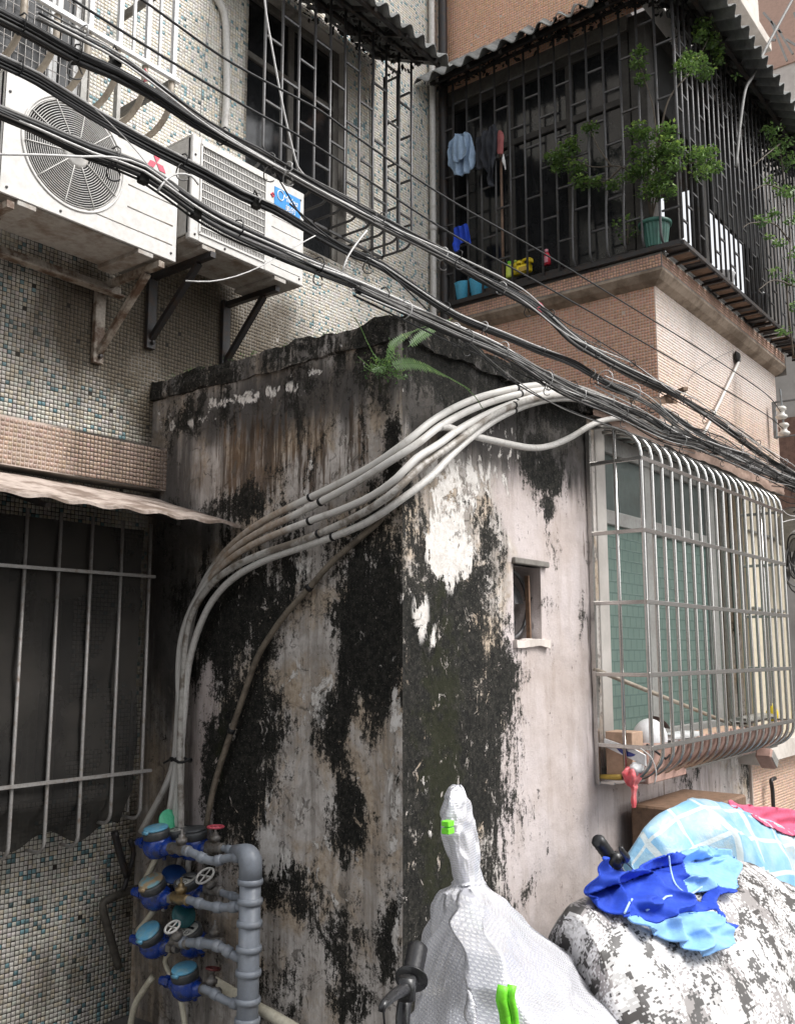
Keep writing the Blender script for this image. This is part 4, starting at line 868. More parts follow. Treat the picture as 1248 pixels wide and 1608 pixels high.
#@@PART2
# ================================================================== AIR CONDITIONERS
M_FANBLADE = simple('dusty_fan_blade', (.14, .14, .145), .4, 0, (.08, .08, .08), 12, .45, .7, .05)
def ac_unit(label, x0, x1, z0, z1, yf, kind):
    t = thing('air_conditioner', label, 'air conditioner', (x0, yf, z0)); yb = yf + .30; X = x1 - x0; Z = z1 - z0
    if kind == 1:
        fc = Vector(((W(118, 243, y=yf)).x, yf, W(118, 243, y=yf).z)); fr = .222; xa, xb = fc.x - .245, fc.x + .245
    else: xa, xb = x0 + .055, x0 + .47; fc = Vector(((xa + xb) / 2, yf, (z0 + z1) / 2)); fr = .2
    # casing: top, sides, back
    g = G(); g.bbox(x0, x1, yf + .012, yb, z1 - .012, z1, .004); g.bbox(x0, x0 + .012, yf + .012, yb, z0 + .03, z1 - .013, .003); g.bbox(x1 - .012, x1, yf + .012, yb, z0 + .03, z1 - .013, .003); g.bbox(x0 + .012, x1 - .012, yb - .012, yb, z0 + .03, z1 - .013, .003)
    stuff(obj('casing', g, M_ACWHITE, t))
    g = G(); g.bbox(x0 + .006, x1 - .006, yf + .02, yb - .004, z0, z0 + .028, .004); g.bbox(x0 + .08, x0 + .16, yf + .004, yb, z0 - .02, z0 + .001, .002); g.bbox(x1 - .2, x1 - .12, yf + .004, yb, z0 - .02, z0 + .001, .002); stuff(obj('base_pan', g, M_ACSIDE, t))
    g = G()                                             # front panel with an opening
    if kind == 1:
        n = 56; V = []; sq = []
        for k in range(n):
            a = k / n * 2 * math.pi; c, s_ = math.cos(a), math.sin(a); V.append((fc.x + fr * c, yf, fc.z + fr * s_))
        for k in range(n):
            a = k / n * 2 * math.pi; c, s_ = math.cos(a), math.sin(a); m_ = max(abs(c), abs(s_)); 
            px_ = min(max(fc.x + .26 * c / m_, x0), x1); pz_ = fc.z + .30 * s_ / m_; pz_ = min(max(pz_, z0 + .004), z1 - .002); V.append((px_, yf, pz_))
        F = [(k, n + k, n + (k + 1) % n, (k + 1) % n) for k in range(n)]
        for k in range(n): V.append((V[k][0], yf + .06, V[k][2]))
        F += [(k, (k + 1) % n, 2 * n + (k + 1) % n, 2 * n + k) for k in range(n)]
        g.add(V, F); xr = min(fc.x + .26, x1); g.add([(xr, yf, z0 + .004), (x1, yf, z0 + .004), (x1, yf, z1 - .002), (xr, yf, z1 - .002)], [(0, 1, 2, 3)])
        xl = max(fc.x - .26, x0)
        if xl > x0: g.add([(x0, yf, z0 + .004), (xl, yf, z0 + .004), (xl, yf, z1 - .002), (x0, yf, z1 - .002)], [(0, 1, 2, 3)])
        g.bbox(x0, x1, yf - .001 + .002, yf + .012, z0 + .002, z0 + .012, .002)
        g.box(x0, x0 + .003, yf, yf + .03, z0 + .004, z1 - .002); g.box(x1 - .003, x1, yf, yf + .03, z0 + .004, z1 - .002); g.box(x0, x1, yf, yf + .02, z1 - .004, z1 - .001)
    else:
        za, zb_ = z0 + .045, z1 - .035
        g.bbox(x0, xa, yf, yf + .03, z0 + .004, z1 - .002, .004); g.bbox(xb, x1, yf, yf + .03, z0 + .004, z1 - .002, .004); g.bbox(xa, xb, yf + .001, yf + .03, z0 + .005, za, .002); g.bbox(xa, xb, yf + .001, yf + .03, zb_, z1 - .003, .002)
    stuff(obj('front_panel', g, M_ACWHITE, t))
    # dark drum, condenser behind, fan
    g = G(); g.lathe([(fr + .004, 0), (fr + .004, .2)], Matrix.Translation((fc.x, yf + .06, fc.z)) @ Matrix.Rotation(R(-90), 4, 'X'), 32); obj('shroud', g, M_BLACKPLAS, t, True)
    g = G(); g.box(max(xa, x0 + .015), xb, yf + .22, yf + .23, z0 + .03, z1 - .015); obj('condenser', g, M_BLACKPLAS, t)
    for k in range(3):
        a0 = k * 2 * math.pi / 3 + .4; g = G()
        g.grid(lambda u, v: (fc.x + (.05 + u * (fr - .075)) * math.cos(a0 + (v - .5) * 1.25 + u * .25), yf + .12 + .05 * (v - .5), fc.z + (.05 + u * (fr - .075)) * math.sin(a0 + (v - .5) * 1.25 + u * .25)), 6, 8); obj('fan_blade', g, M_FANBLADE, t, True)
    if kind == 1:
        for k, r_ in enumerate(np.linspace(.066, fr - .004, 17)):
            g = G(); dy = -.014 * math.cos(r_ / fr * math.pi / 2 * .9)
            g.tube([(fc.x + r_ * math.cos(a), yf + dy, fc.z + r_ * math.sin(a)) for a in np.linspace(0, 2 * math.pi, 49)], .0018, 5, False); obj('guard_ring', g, M_ACWHITE, t, True)
        for k in range(10):
            a = k * math.pi / 5 + .15; g = G(); g.tube([(fc.x + q * math.cos(a), yf - .003 - .014 * math.cos(q / fr * 1.4), fc.z + q * math.sin(a)) for q in np.linspace(.055, fr + .003, 8)], .0026, 5); obj('guard_spoke', g, M_ACWHITE, t, True)
        g = G(); g.lathe([(0, .020), (.045, .017), (.058, .008), (.06, 0)], Matrix.Translation((fc.x, yf - .002, fc.z)) @ Matrix.Rotation(R(90), 4, 'X'), 28); obj('guard_cap', g, M_ACWHITE, t, True)
        g = G(); g.tube([(fc.x + (fr + .012) * math.cos(a), yf - .001, fc.z + (fr + .012) * math.sin(a)) for a in np.linspace(0, 2 * math.pi, 60)], .005, 6, False); obj('guard_rim', g, M_ACWHITE, t, True)
        zz = [z0 + .075, z0 + .165, z0 + .265, z0 + .355, z1 - .06]; xs_ = [fc.x + .03, fc.x + .262, fc.x + .262, fc.x + .262, fc.x + .20]
    else:
        n = 40
        for k in range(n + 1):
            x = xa + k * (xb - xa) / n; g = G(); g.box(x - .0016, x + .0016, yf + .002, yf + .008, za, zb_); obj('grille_slat', g, M_ACWHITE, t)
        for k in range(13):
            z = za + k * (zb_ - za) / 12; g = G(); g.box(xa, xb, yf - .001, yf + .006, z - .0026, z + .0026); obj('grille_slat', g, M_ACWHITE, t)
        g = G(); g.bar((xa - .004, yf, za), (xb + .004, yf, za), .010); g.bar((xa - .004, yf, zb_), (xb + .004, yf, zb_), .010); g.bar((xa, yf, za), (xa, yf, zb_), .010); g.bar((xb, yf, za), (xb, yf, zb_), .010); stuff(obj('grille_frame', g, M_ACWHITE, t))
        zz = [z0 + .05, z0 + .11, z0 + .18, z0 + .25, z0 + .31]; xs_ = [xb + .045] * 5
    for z, xa_ in zip(zz, xs_):                         # pressed ribs
        g = G(); g.tube([(xa_, yf + .0005, z), (x1 - .025, yf + .0005, z)], .0035, 5); obj('pressed_rib', g, M_ACSIDE if kind == 1 else M_ACWHITE, t, True)
    for x, z in ((x0 + .03, z0 + .03), (x1 - .03, z0 + .035), (x1 - .03, z1 - .05), (fc.x - .05, z0 + .022), (x0 + .02, z1 - .1)):
        g = G(); g.lathe([(0, .004), (.005, .003), (.006, 0)], Matrix.Translation((x, yf - .001, z)) @ Matrix.Rotation(R(90), 4, 'X'), 8); obj('screw', g, M_BLACKIRON, t)
    return t, fc
def flat_poly(g, pts, y, th=.0015):
    n = len(pts); V = [(x, y, z) for x, z in pts] + [(x, y + th, z) for x, z in pts]
    g.add(V, [tuple(range(n))] + [(k, k + n, (k + 1) % n + n, (k + 1) % n) for k in range(n)])
def lettering(text, x, y, z, size, mat, parent, name='lettering', shear=0.):
    c = bpy.data.curves.new(name, 'FONT'); c.body = text; c.size = size; c.extrude = .0006; c.shear = shear; c.align_x = 'CENTER'; c.align_y = 'CENTER'
    tmp = bpy.data.objects.new('tmp', c); COL.objects.link(tmp); me = bpy.data.meshes.new_from_object(tmp.evaluated_get(bpy.context.evaluated_depsgraph_get())); bpy.data.objects.remove(tmp)
    me.materials.clear(); me.materials.append(mat); o = bpy.data.objects.new(name, me); COL.objects.link(o); o.parent = parent; o.location = Vector((x, y, z)) - ORG[parent.name]; o.rotation_euler = (R(90), 0, 0); return o
YA = 3.25
ac1, f1 = ac_unit('white air conditioner with round fan guard and three red diamonds, at the left edge', 1.715, 2.555, 3.325, 3.845, YA, 1)
L1 = W(246, 256, y=YA)                                  # three-diamond emblem
for a in (90, 210, 330):
    g = G(); d = Vector((math.cos(R(a)), math.sin(R(a)))); e = Vector((math.cos(R(a + 30)), math.sin(R(a + 30)))); f_ = Vector((math.cos(R(a - 30)), math.sin(R(a - 30)))); s_ = .034
    flat_poly(g, [(L1.x, L1.z), (L1.x + f_.x * s_, L1.z + f_.y * s_), (L1.x + (e + f_).x * s_, L1.z + (e + f_).y * s_), (L1.x + e.x * s_, L1.z + e.y * s_)], YA - .003); obj('diamond', g, M_LOGORED, ac1)
lettering('MITSUBISHI', L1.x + .01, YA - .002, L1.z - .055, .018, M_GREYPRINT, ac1)
ac2, f2 = ac_unit('white air conditioner with a slotted square grille and a blue maker label', 2.625, 3.372, 3.468, 3.985, YA, 2)
a = W(431, 292, y=YA); b = W(471, 335, y=YA)
g = G(); g.bbox(a.x, b.x, YA - .003, YA, a.z - .125, a.z, .001); lab = obj('label', g, M_LOGOBLUE, ac2)
cxm, czm = (a.x + b.x) / 2, a.z - .06
lettering('Midea', cxm + .018, YA - .004, czm + .022, .046, M_LOGOWHITE, ac2, shear=.2)
lettering('美的', cxm + .02, YA - .004, czm - .030, .038, M_LOGOWHITE, ac2)
g = G(); g.tube([(cxm - .052 + .022 * math.cos(q), YA - .004, czm + .024 + .026 * math.sin(q)) for q in np.linspace(.6, 5.6, 20)], .0028, 5); obj('swoosh', g, M_LOGOWHITE, ac2, True)
e = W(428, 306, y=YA); g = G(); g.tube([(e.x + .013 * math.cos(q) * 1.0, YA - .002, e.z + .013 * math.sin(q)) for q in np.linspace(0, 2 * math.pi, 5)], .0025, 4, False); g.tube([(e.x + .006 * math.cos(q), YA - .002, e.z + .006 * math.sin(q)) for q in np.linspace(0, 2 * math.pi, 9)], .002, 4, False); stuff(obj('red_mark', g, M_LOGORED, ac2))
def bracket(label, x, z, y1, mat, drop=.33, plate=True):
    t = thing('wall_bracket', label, 'bracket', (x, 3.69, z))
    g = G(); g.bar((x, 3.685, z - .012), (x, y1, z - .012), .030, .028); obj('arm', g, mat, t)
    g = G(); g.bar((x, 3.68, z - drop), (x, y1 + .10, z - .03), .030, .024); obj('brace', g, mat, t)
    g = G(); g.bbox(x - .03, x + .022, 3.672, 3.697, z - drop - .05, z + .01, .002); obj('wall_plate', g, mat, t)
    g = G(); g.lathe([(0, .02), (.010, .018), (.011, 0)], Matrix.Translation((x, 3.672, z - drop - .02)) @ Matrix.Rotation(R(90), 4, 'X'), 6); obj('bolt', g, M_BLACKIRON, t); return t
bracket('rusty cream bracket under the right end of the round fan air conditioner', 2.47, 3.30, 3.24, M_RUSTCREAM)
bracket('rusty cream bracket under the left end of the round fan air conditioner', 1.76, 3.30, 3.24, M_RUSTCREAM)
bracket('dark iron bracket under the left end of the blue label air conditioner', 2.76, 3.445, 3.24, M_BLACKIRON)
bracket('dark iron bracket under the right end of the blue label air conditioner', 3.24, 3.445, 3.30, M_BLACKIRON)
g = G(); g.bar((1.0, 3.62, 3.262), (2.53, 3.62, 3.262), .012, .05); g.bar((1.0, 3.60, 3.24), (2.53, 3.60, 3.24), .04, .008); tag(stuff(obj('wall_rail', g, M_RUSTCREAM)), 'long rusty angle rail along the wall under the round fan air conditioner', 'rail'); bpy.data.objects['wall_rail']['kind'] = 'thing'

# ================================================================== CABLES
def px(pts, **k): return [W(*p, **k) for p in pts]
def bundle(label, path, n, spread, mats, rad=(.004, .007), wob=1., ties=14, hooks=()):
    base = crv(path, .06); t = thing('cable_bundle', label, 'cables', path[0]); N_ = len(base)
    off = [(random.uniform(-1, 1), random.uniform(-1, 1), random.uniform(0, 50), random.uniform(.5, 1.3)) for _ in range(n)]
    for k in range(n):
        a, b, ph, am = off[k]; g = G(); pts = []
        for i, p in enumerate(base):
            s = i * .06
            oy = spread * (a * .7 + .6 * am * wob * noise.noise(Vector((s * .9, ph, 0)))); oz = spread * (b * .7 + .7 * am * wob * noise.noise(Vector((s * .9, ph, 9))))
            sag = -.010 * abs(math.sin(s * 1.7 + ph)) * am * wob
            pts.append(p + Vector((0, oy, oz + sag)))
        g.tube(pts, random.uniform(*rad), 6); obj('cable', g, mats[k % len(mats)], t, True)
    for k in range(ties):                               # wire ties and hanging loops
        i = int((k + .5 + random.uniform(-.3, .3)) / ties * (N_ - 2)); p = base[i]; g = G(); r_ = spread * 1.25
        g.tube([p + Vector((random.uniform(-.003, .003), r_ * math.cos(q), r_ * math.sin(q))) for q in np.linspace(0, 2 * math.pi, 13)], .0022, 5, False); obj('tie', g, random.choice([M_GREYCABLE, M_WHITECABLE, M_BLACKRUB]), t, True)
        if k % 2:
            g = G(); c = p - Vector((0, 0, spread + .022)); g.tube([c + Vector((.020 * math.cos(q), .006 * math.sin(2 * q), .024 * math.sin(q))) for q in np.linspace(0, 5.6, 16)], .0022, 5); obj('loop', g, random.choice([M_GREYCABLE, M_BLACKRUB]), t, True)
    for hx in hooks:
        g = G(); c = W(*hx, y=path[0].y); g.v = []; g.bbox(c.x - .014, c.x + .014, c.y - .012, c.y + .012, c.z - .012, c.z + .016, .004); g.tube([c, c + Vector((.012, 0, .024)), c + Vector((-.006, 0, .045)), c + Vector((-.015, 0, .02))], .003, 6); stuff(obj('cable_clip', g, M_CORRDARK, t, True))
    return t
A = [(-120, -35), (0, 20), (60, 52), (120, 86), (180, 112), (240, 146), (300, 186), (350, 214), (400, 240), (475, 284), (560, 330), (620, 360), (680, 390), (760, 438), (850, 488), (905, 538), (1000, 590), (1050, 614), (1100, 645), (1180, 702), (1248, 748), (1330, 800)]
B = [(-120, 30), (0, 92), (60, 122), (150, 178), (250, 233), (320, 268), (380, 302), (430, 324), (500, 366), (560, 398), (600, 415), (700, 482), (760, 512), (840, 545), (900, 568), (960, 603), (1030, 636), (1100, 680), (1170, 722), (1248, 758), (1330, 808)]
Cc = [(-120, 118), (0, 170), (60, 196), (140, 232), (220, 262), (300, 318), (350, 348), (400, 372), (480, 408), (560, 442), (640, 483), (700, 512), (790, 546), (850, 584), (920, 616), (1000, 645), (1060, 678), (1130, 706), (1200, 740), (1248, 760), (1330, 812)]
BK, GR, WH_ = M_BLACKRUB, M_GREYCABLE, M_WHITECABLE
bundle('uppermost thick black cable bundle crossing in front of the windows, with a red tie', px(A, y=1.98), 15, .021, [BK, BK, BK, BK, GR, BK, WH_, BK, BK], (.0025, .0072), 1.1, 24, [(182, 98), (180, 105)])
bundle('middle black cable bundle crossing the round fan air conditioner at its top', px(B, y=2.02), 11, .015, [BK, BK, BK, GR, BK, BK, BK, WH_], (.0025, .0065), 1.0, 20, [(402, 322)])
bundle('lowest loose bundle of black and white cables crossing both air conditioners', px(Cc, y=1.95), 15, .021, [BK, WH_, BK, GR, BK, BK], (.0022, .0052), 1.5, 24, [(225, 282), (308, 337)])
bundle('loose grey and white cables hanging above the steel window cage', px([(560, 452), (700, 516), (800, 562), (880, 607), (960, 640), (1040, 682), (1100, 700), (1150, 722), (1210, 748), (1300, 790)], y=1.90), 14, .026, [WH_, GR, BK, BK, GR], (.0022, .0045), 2.2, 16)
bundle('pale cables lying along the top edge of the uppermost bundle', px([(60, 10), (200, 90), (330, 190), (430, 250), (520, 300), (620, 352), (720, 400), (820, 455), (900, 520), (1000, 575), (1060, 612), (1150, 668), (1248, 735)], y=1.93), 5, .014, [WH_, GR, BK], (.0018, .0032), 2.2, 12)
bundle('dusty tangle of grey and black cables gathering at the right edge before the dish', px([(940, 590), (1010, 625), (1070, 668), (1140, 700), (1190, 724), (1230, 745), (1300, 770)], y=1.86), 14, .032, [BK, GR, WH_, BK], (.0018, .004), 2.4, 14)
def wire(name, label, pts, r, mat, cat='wire', step=.05):
    g = G(); g.tube(crv(pts, step), r, 6); return tag(obj(name, g, mat, None, True), label, cat)
IN1, IN2 = W(1226, 648, y=1.93), W(1230, 674, y=1.93)
wire('overhead_wire', 'upper thin black wire running down to the upper porcelain insulator', px([(150, -45), (224, 0), (360, 96), (500, 172), (545, 205), (700, 310), (850, 396), (1000, 488), (1110, 556), (1200, 617)], y=1.9) + [IN1], .0036, BK)
wire('overhead_wire', 'lower thin black wire running down to the lower porcelain insulator', px([(60, -50), (116, 0), (360, 152), (500, 232), (700, 362), (860, 452), (1000, 532), (1110, 596), (1200, 650)], y=1.9) + [IN2], .0036, BK)
wire('overhead_wire', 'thin grey wire crossing the steel window cage corner below the black bundles', px([(735, 535), (800, 590), (880, 640), (960, 670), (1050, 700), (1090, 712)], y=1.9), .0022, GR)
wire('overhead_wire', 'single black wire hanging from the middle bundle over the shed roof edge', px([(455, 320), (520, 375), (600, 420), (680, 495), (740, 545), (800, 595), (860, 630), (955, 668)], y=1.95), .0030, BK)
wire('white_wire', 'taut white cord hanging down before the upper black window cage', px([(412, -40), (418, 20), (430, 90), (445, 170), (460, 235), (468, 262), (478, 275)], y=2.6), .0042, WH_, 'wire')
wire('white_wire', 'thin white cord drawn level across the round fan guard', px([(-30, 242), (60, 243), (130, 246), (180, 247), (230, 262), (280, 300)], y=1.9), .0030, WH_, 'wire')
wire('white_wire', 'short white cord looped up between the two air conditioners', px([(248, 300), (262, 281), (280, 273), (300, 276), (312, 290)], y=1.92), .0030, WH_, 'wire')
wire('white_wire', 'loose white wire end curling under the blue label air conditioner', px([(292, 441), (330, 442), (370, 434), (410, 418), (440, 400), (495, 370)], y=1.95), .0020, WH_, 'wire')
wire('white_wire', 'white cord arching over the lowest bundle left of the shed roof', px([(538, 426), (545, 405), (560, 382), (576, 362)], y=1.93), .0032, WH_, 'wire')
wire('thin_wire', 'long thin wire dangling on the mosaic wall above the blue label unit', px([(334, -20), (325, 60), (318, 130), (314, 215)], y=3.5), .0014, GR)
wire('thin_wire', 'slack thin wire crossing the three red diamonds', px([(150, 172), (195, 215), (235, 262), (262, 300)], y=2.0), .0014, WH_)
wire('thin_wire', 'black wire slanting down across the blue label to the lower bundle', px([(412, 228), (440, 285), (470, 335), (480, 346)], y=2.0), .0024, BK)
wire('stay_cable', 'grey stay cable rising from the balcony bars to the top right', px([(1155, 262), (1162, 190), (1170, 140), (1182, 118), (1205, 70), (1248, -10), (1262, -45)], y=1.75), .011, M_GREYCABLE, 'cable')
for (lab, pts, m_) in [('red wire tied round the uppermost bundle beside the white grille', [(228, 108), (231, 118), (226, 128), (236, 122), (229, 112)], M_LOGORED), ('pink wire tied on the uppermost bundle by the yellow jug', [(845, 474), (852, 480), (843, 484), (850, 490)], M_LOGORED)]:
    wire('tie_wire', lab, px(pts, y=1.94), .0022, m_, 'tie', .01)
# angle iron that carries the cables at the house corner
ir = thing('cable_iron', 'rusty angle iron at the house corner that carries the cable bundles', 'bracket', (5.2, 2.0, 3.08))
g = G(); a = W(992, 627, z=3.02); b = Vector((5.26, 2.10, 3.10)); g.bar(W(990, 628, y=1.93), (5.30, 2.04, 3.075), .012, .034); obj('arm', g, M_WOODPOLE, ir)
g = G(); g.bar((5.17, 1.93, 3.10), (5.30, 2.12, 3.10), .03, .02); obj('foot', g, M_WOODPOLE, ir)
t = thing('wall_hose', 'thin pale pipe slanting down the salmon front wall from a sooty hole', 'pipe', W(1160, 566, y=2.1)); g = G(); g.tube(crv(px([(1160, 562), (1156, 575), (1130, 630), (1105, 680), (1092, 700)], y=2.105), .03), .011, 8); obj('pipe_run', g, M_PVCWHITE, t, True)
g = G(); c = W(1156, 562, y=2.115); g.lathe([(0, .02), (.035, .02), (.05, 0)], Matrix.Translation(c) @ Matrix.Rotation(R(90), 4, 'X'), 14); obj('hole_rim', g, M_CORRDARK, t, True)
wire('thin_wire', 'thin wire running up the salmon front wall to the sooty hole', px([(1080, 600), (1085, 590), (1110, 570), (1150, 550)], y=2.1), .0018, GR)
# insulators
it = thing('insulator_bracket', 'galvanised bracket with two porcelain spool insulators at the end of the house wall', 'insulator', (7.4, 2.0, 3.3))
p0, p1 = W(1214, 632, y=2.08), W(1216, 688, y=2.08)
g = G(); g.bar(p0, (p0.x, p0.y, p1.z), .045, .02); obj('back_plate', g, M_GALV, it)
for z in (p0.z, p1.z + .01): g = G(); g.bar((p0.x, 2.07, z), (p0.x + .02, 1.90, z), .03, .008); obj('shelf', g, M_GALV, it)
sx = W(1230, 660, y=1.93).x
for c in (IN1, IN2):
    g = G(); g.lathe([(0, -.048), (.034, -.046), (.042, -.034), (.040, -.022), (.026, -.016), (.022, 0), (.026, .014), (.036, .020), (.038, .032), (.030, .044), (0, .046)], Matrix.Translation(c + Vector((0, 0, 0))), 20); obj('spool', g, M_PORCELAIN, it, True)
g = G(); g.tube([(IN1.x, 1.93, p0.z), (IN2.x, 1.93, p1.z)], .008, 8); obj('pin', g, M_GALV, it)
# cable clutter and dish further on
dt = thing('satellite_dish', 'round grey dish among coiled cables past the end of the house', 'dish', W(1246, 830, y=2.0))
g = G(); c = W(1247, 832, y=1.98); g.grid(lambda u, v: tuple(c + Vector((.0 + .03 * v * v - .03, .15 * v * math.cos(u * 2 * math.pi), .17 * v * math.sin(u * 2 * math.pi)))), 30, 8); obj('reflector', g, M_GREYALU, dt, True)
g = G(); g.tube([c + Vector((0, 0, -.16)), c + Vector((.05, .1, -.4))], .015, 8); obj('mast', g, M_GREYIRON, dt)
ct = thing('cable_coil', 'tangle of coiled black cables hanging past the end of the house wall', 'cables', W(1246, 870, y=2.0))
for k in range(9):
    g = G(); c = W(1252 + random.uniform(-6, 10), 850 + random.uniform(-15, 40), y=1.95); a_ = random.uniform(.10, .17)
    g.tube([c + Vector((.05 * math.sin(q * 2 + k), a_ * .6 * math.cos(q), a_ * 1.3 * math.sin(q))) for q in np.linspace(0, 6.2, 26)], .006, 6); obj('coil', g, random.choice([BK, GR, WH_]), ct, True)
for k in range(8):
    g = G(); y0 = 745 + k * 9; g.tube(crv(px([(1205 + k * 3, y0), (1225, y0 + random.uniform(-4, 12)), (1245, y0 + random.uniform(0, 12)), (1290, y0 + random.uniform(-5, 30))], y=1.95), .05), .0035, 5); obj('stray_cable', g, random.choice([WH_, GR, BK]), ct, True)

# ================================================================== WATER PIPES over the shed
def wp(pts, front_from=632):
    out = []
    for a, b in pts:
        if a < front_from: out.append(W(a, b, x=2.745))
        else: out.append(W(a, b, y=2.095))
    return out
def blend(pts):                                        # ease the turn round the corner
    for _ in range(2): pts = [pts[0]] + [(pts[i - 1] + pts[i] * 4 + pts[i + 1]) / 6 for i in range(1, len(pts) - 1)] + [pts[-1]]
    return pts
PP = [
 ('white water pipe uppermost in the sweep round the shed corner, rust stained at its bend', [(222,1306),(236,1280),(262,1235),(279,1200),(278,1153),(281,1060),(290,1000),(303,955),(317,914),(344,873),(376,841),(413,816),(458,795),(527,763),(595,729),(641,695),(678,654),(732,626),(800,610),(840,604),(872,600),(912,607),(960,628),(1000,652),(1040,672),(1075,690)], 0.),
 ('white water pipe second from the top in the sweep round the shed corner', [(262,1330),(272,1260),(284,1190),(286,1120),(292,1050),(298,1005),(306,960),(321,918),(344,886),(381,850),(413,834),(449,818),(504,791),(572,754),(618,727),(655,695),(680,670),(735,640),(800,620),(850,609),(905,609),(965,636),(1010,662),(1060,690)], .02),
 ('white water pipe third from the top in the sweep round the shed corner', [(280,1330),(290,1260),(293,1190),(290,1120),(284,1060),(286,1003),(303,955),(332,908),(367,875),(408,851),(449,836),(486,820),(550,800),(595,781),(632,754),(659,718),(680,699),(709,676),(755,649),(831,621),(880,612),(914,618),(952,631),(992,650),(1050,684)], .035),
 ('grimy white water pipe fourth from the top in the sweep round the shed corner', [(292,1330),(296,1260),(288,1190),(293,1116),(298,1050),(299,1000),(306,962),(332,920),(367,891),(417,868),(486,852),(550,823),(602,795),(632,772),(668,736),(703,695),(755,654),(800,632),(856,622),(904,616),(950,636),(990,655),(1030,676)], .05),
 ('white water pipe lowest of the five in the sweep round the shed corner', [(276,1336),(283,1250),(288,1187),(298,1100),(297,1060),(303,1030),(318,980),(335,941),(367,905),(413,880),(477,861),(527,845),(586,823),(627,795),(668,754),(707,706),(769,654),(830,630),(880,622),(930,628),(985,652),(1025,672)], .03)]
for k, (lab, pts, off) in enumerate(PP):
    P = blend(wp(pts)); P = [p + (Vector((-off * .6, 0, 0)) if i < len(P) * .62 else Vector((0, -off * .6, 0))) for i, p in enumerate(P)]
    t = thing('water_pipe', lab, 'pipe', P[0]); g = G(); c = crv(P, .04); m_ = len(c); g.tube(c, .0148, 10)
    nn = len(g.v); st = np.zeros(nn)
    o = obj('pipe_run', g, M_PVCWHITE if k != 3 else simple('grimy_pvc', (.48, .46, .43), .5, 0, (.20, .17, .14), 12, .45, .6, .2), t, True)
    for q in ((413, 458), ) : pass
    for fr_ in (.34, .60, .80):                          # black tape ties
        i = int(fr_ * m_) + k; p = c[i]; d = (c[i + 1] - c[i - 1]).normalized(); g = G(); g.tube([p - d * .006, p + d * .006], .0175, 10); obj('tape_tie', g, M_BLACKRUB, t, True)
# rust coloured section of the two upper pipes: real staining has its own material zone
m, t_, b = newmat('rust_stained_pvc'); n = N(t_); p_ = n.pos(); sp = n.n('ShaderNodeSeparateXYZ'); n.l(p_, sp.inputs[0])
band = n.math('MULTIPLY', n.ramp(sp.outputs[1], 2.55, 2.78), n.math('SUBTRACT', 1., n.ramp(sp.outputs[1], 3.10, 3.22)))
f_ = n.ramp(n.math('ADD', band, n.math('MULTIPLY', n.math('SUBTRACT', n.noise(p_, 12, 6, .6), .5), .9)), .45, .8)
col = n.mix(n.ramp(n.noise(p_, 14, 6, .6), .52, .75), (.62, .60, .57), (.40, .37, .33)); col = n.mix(n.math('MULTIPLY', f_, n.math('ADD', n.math('MULTIPLY', n.noise(p_, 30, 5, .7), 1.3), -.05)), col, (.24, .145, .07)); n.l(col, b.inputs['Base Color']); b.inputs['Roughness'].default_value = .5
for o in [o for o in bpy.data.objects if o.name.startswith('pipe_run')]:
    if o.parent.name in ('water_pipe', 'water_pipe.001', 'water_pipe.002'): o.data.materials[0] = m
t = thing('water_pipe', 'white water pipe sagging over the plain wall and rising above the steel window cage', 'pipe', W(700, 676, y=2.1))
P = px([(690, 672), (700, 670), (738, 683), (779, 693), (831, 703), (863, 700), (895, 687), (927, 668), (952, 659), (985, 656), (1010, 661), (1040, 673), (1070, 690), (1097, 707)], y=2.085); g = G(); g.tube(crv(P, .04), .0150, 10); obj('pipe_run', g, M_PVCWHITE, t, True)
t = thing('water_pipe', 'old brown pipe curving down the mouldy wall under the white pipes', 'pipe', W(322, 1299, x=2.76))
P = px([(322,1310),(336,1236),(358,1165),(381,1097),(403,1035),(426,996),(449,964),(486,923),(522,882),(580,832),(600,812),(625,770)], x=2.765); c = crv(P, .04); g = G(); g.tube(c, .0125, 10); obj('pipe_run', g, M_PVCOLD, t, True)
for i in (int(len(c) * .28), int(len(c) * .66)): g = G(); d = (c[i + 1] - c[i - 1]).normalized(); g.tube([c[i] - d * .01, c[i] + d * .01], .0155, 10); obj('clip', g, M_BLACKRUB, t, True)
g = G(); c = W(284, 1193, x=2.70); g.tube([c + Vector((.03 * math.cos(q), .06 * math.sin(q), .008 * math.sin(3 * q))) for q in np.linspace(0, 6.6, 18)], .006, 6); g.tube([c + Vector((0, .06, 0)), c + Vector((-.01, .10, -.02))], .005, 6); tag(stuff(obj('rag_tie', g, M_BLACKRUB, None, True)), 'black rag tied round the group of white pipes above the meters', 'tie'); bpy.data.objects['rag_tie']['kind'] = 'thing'

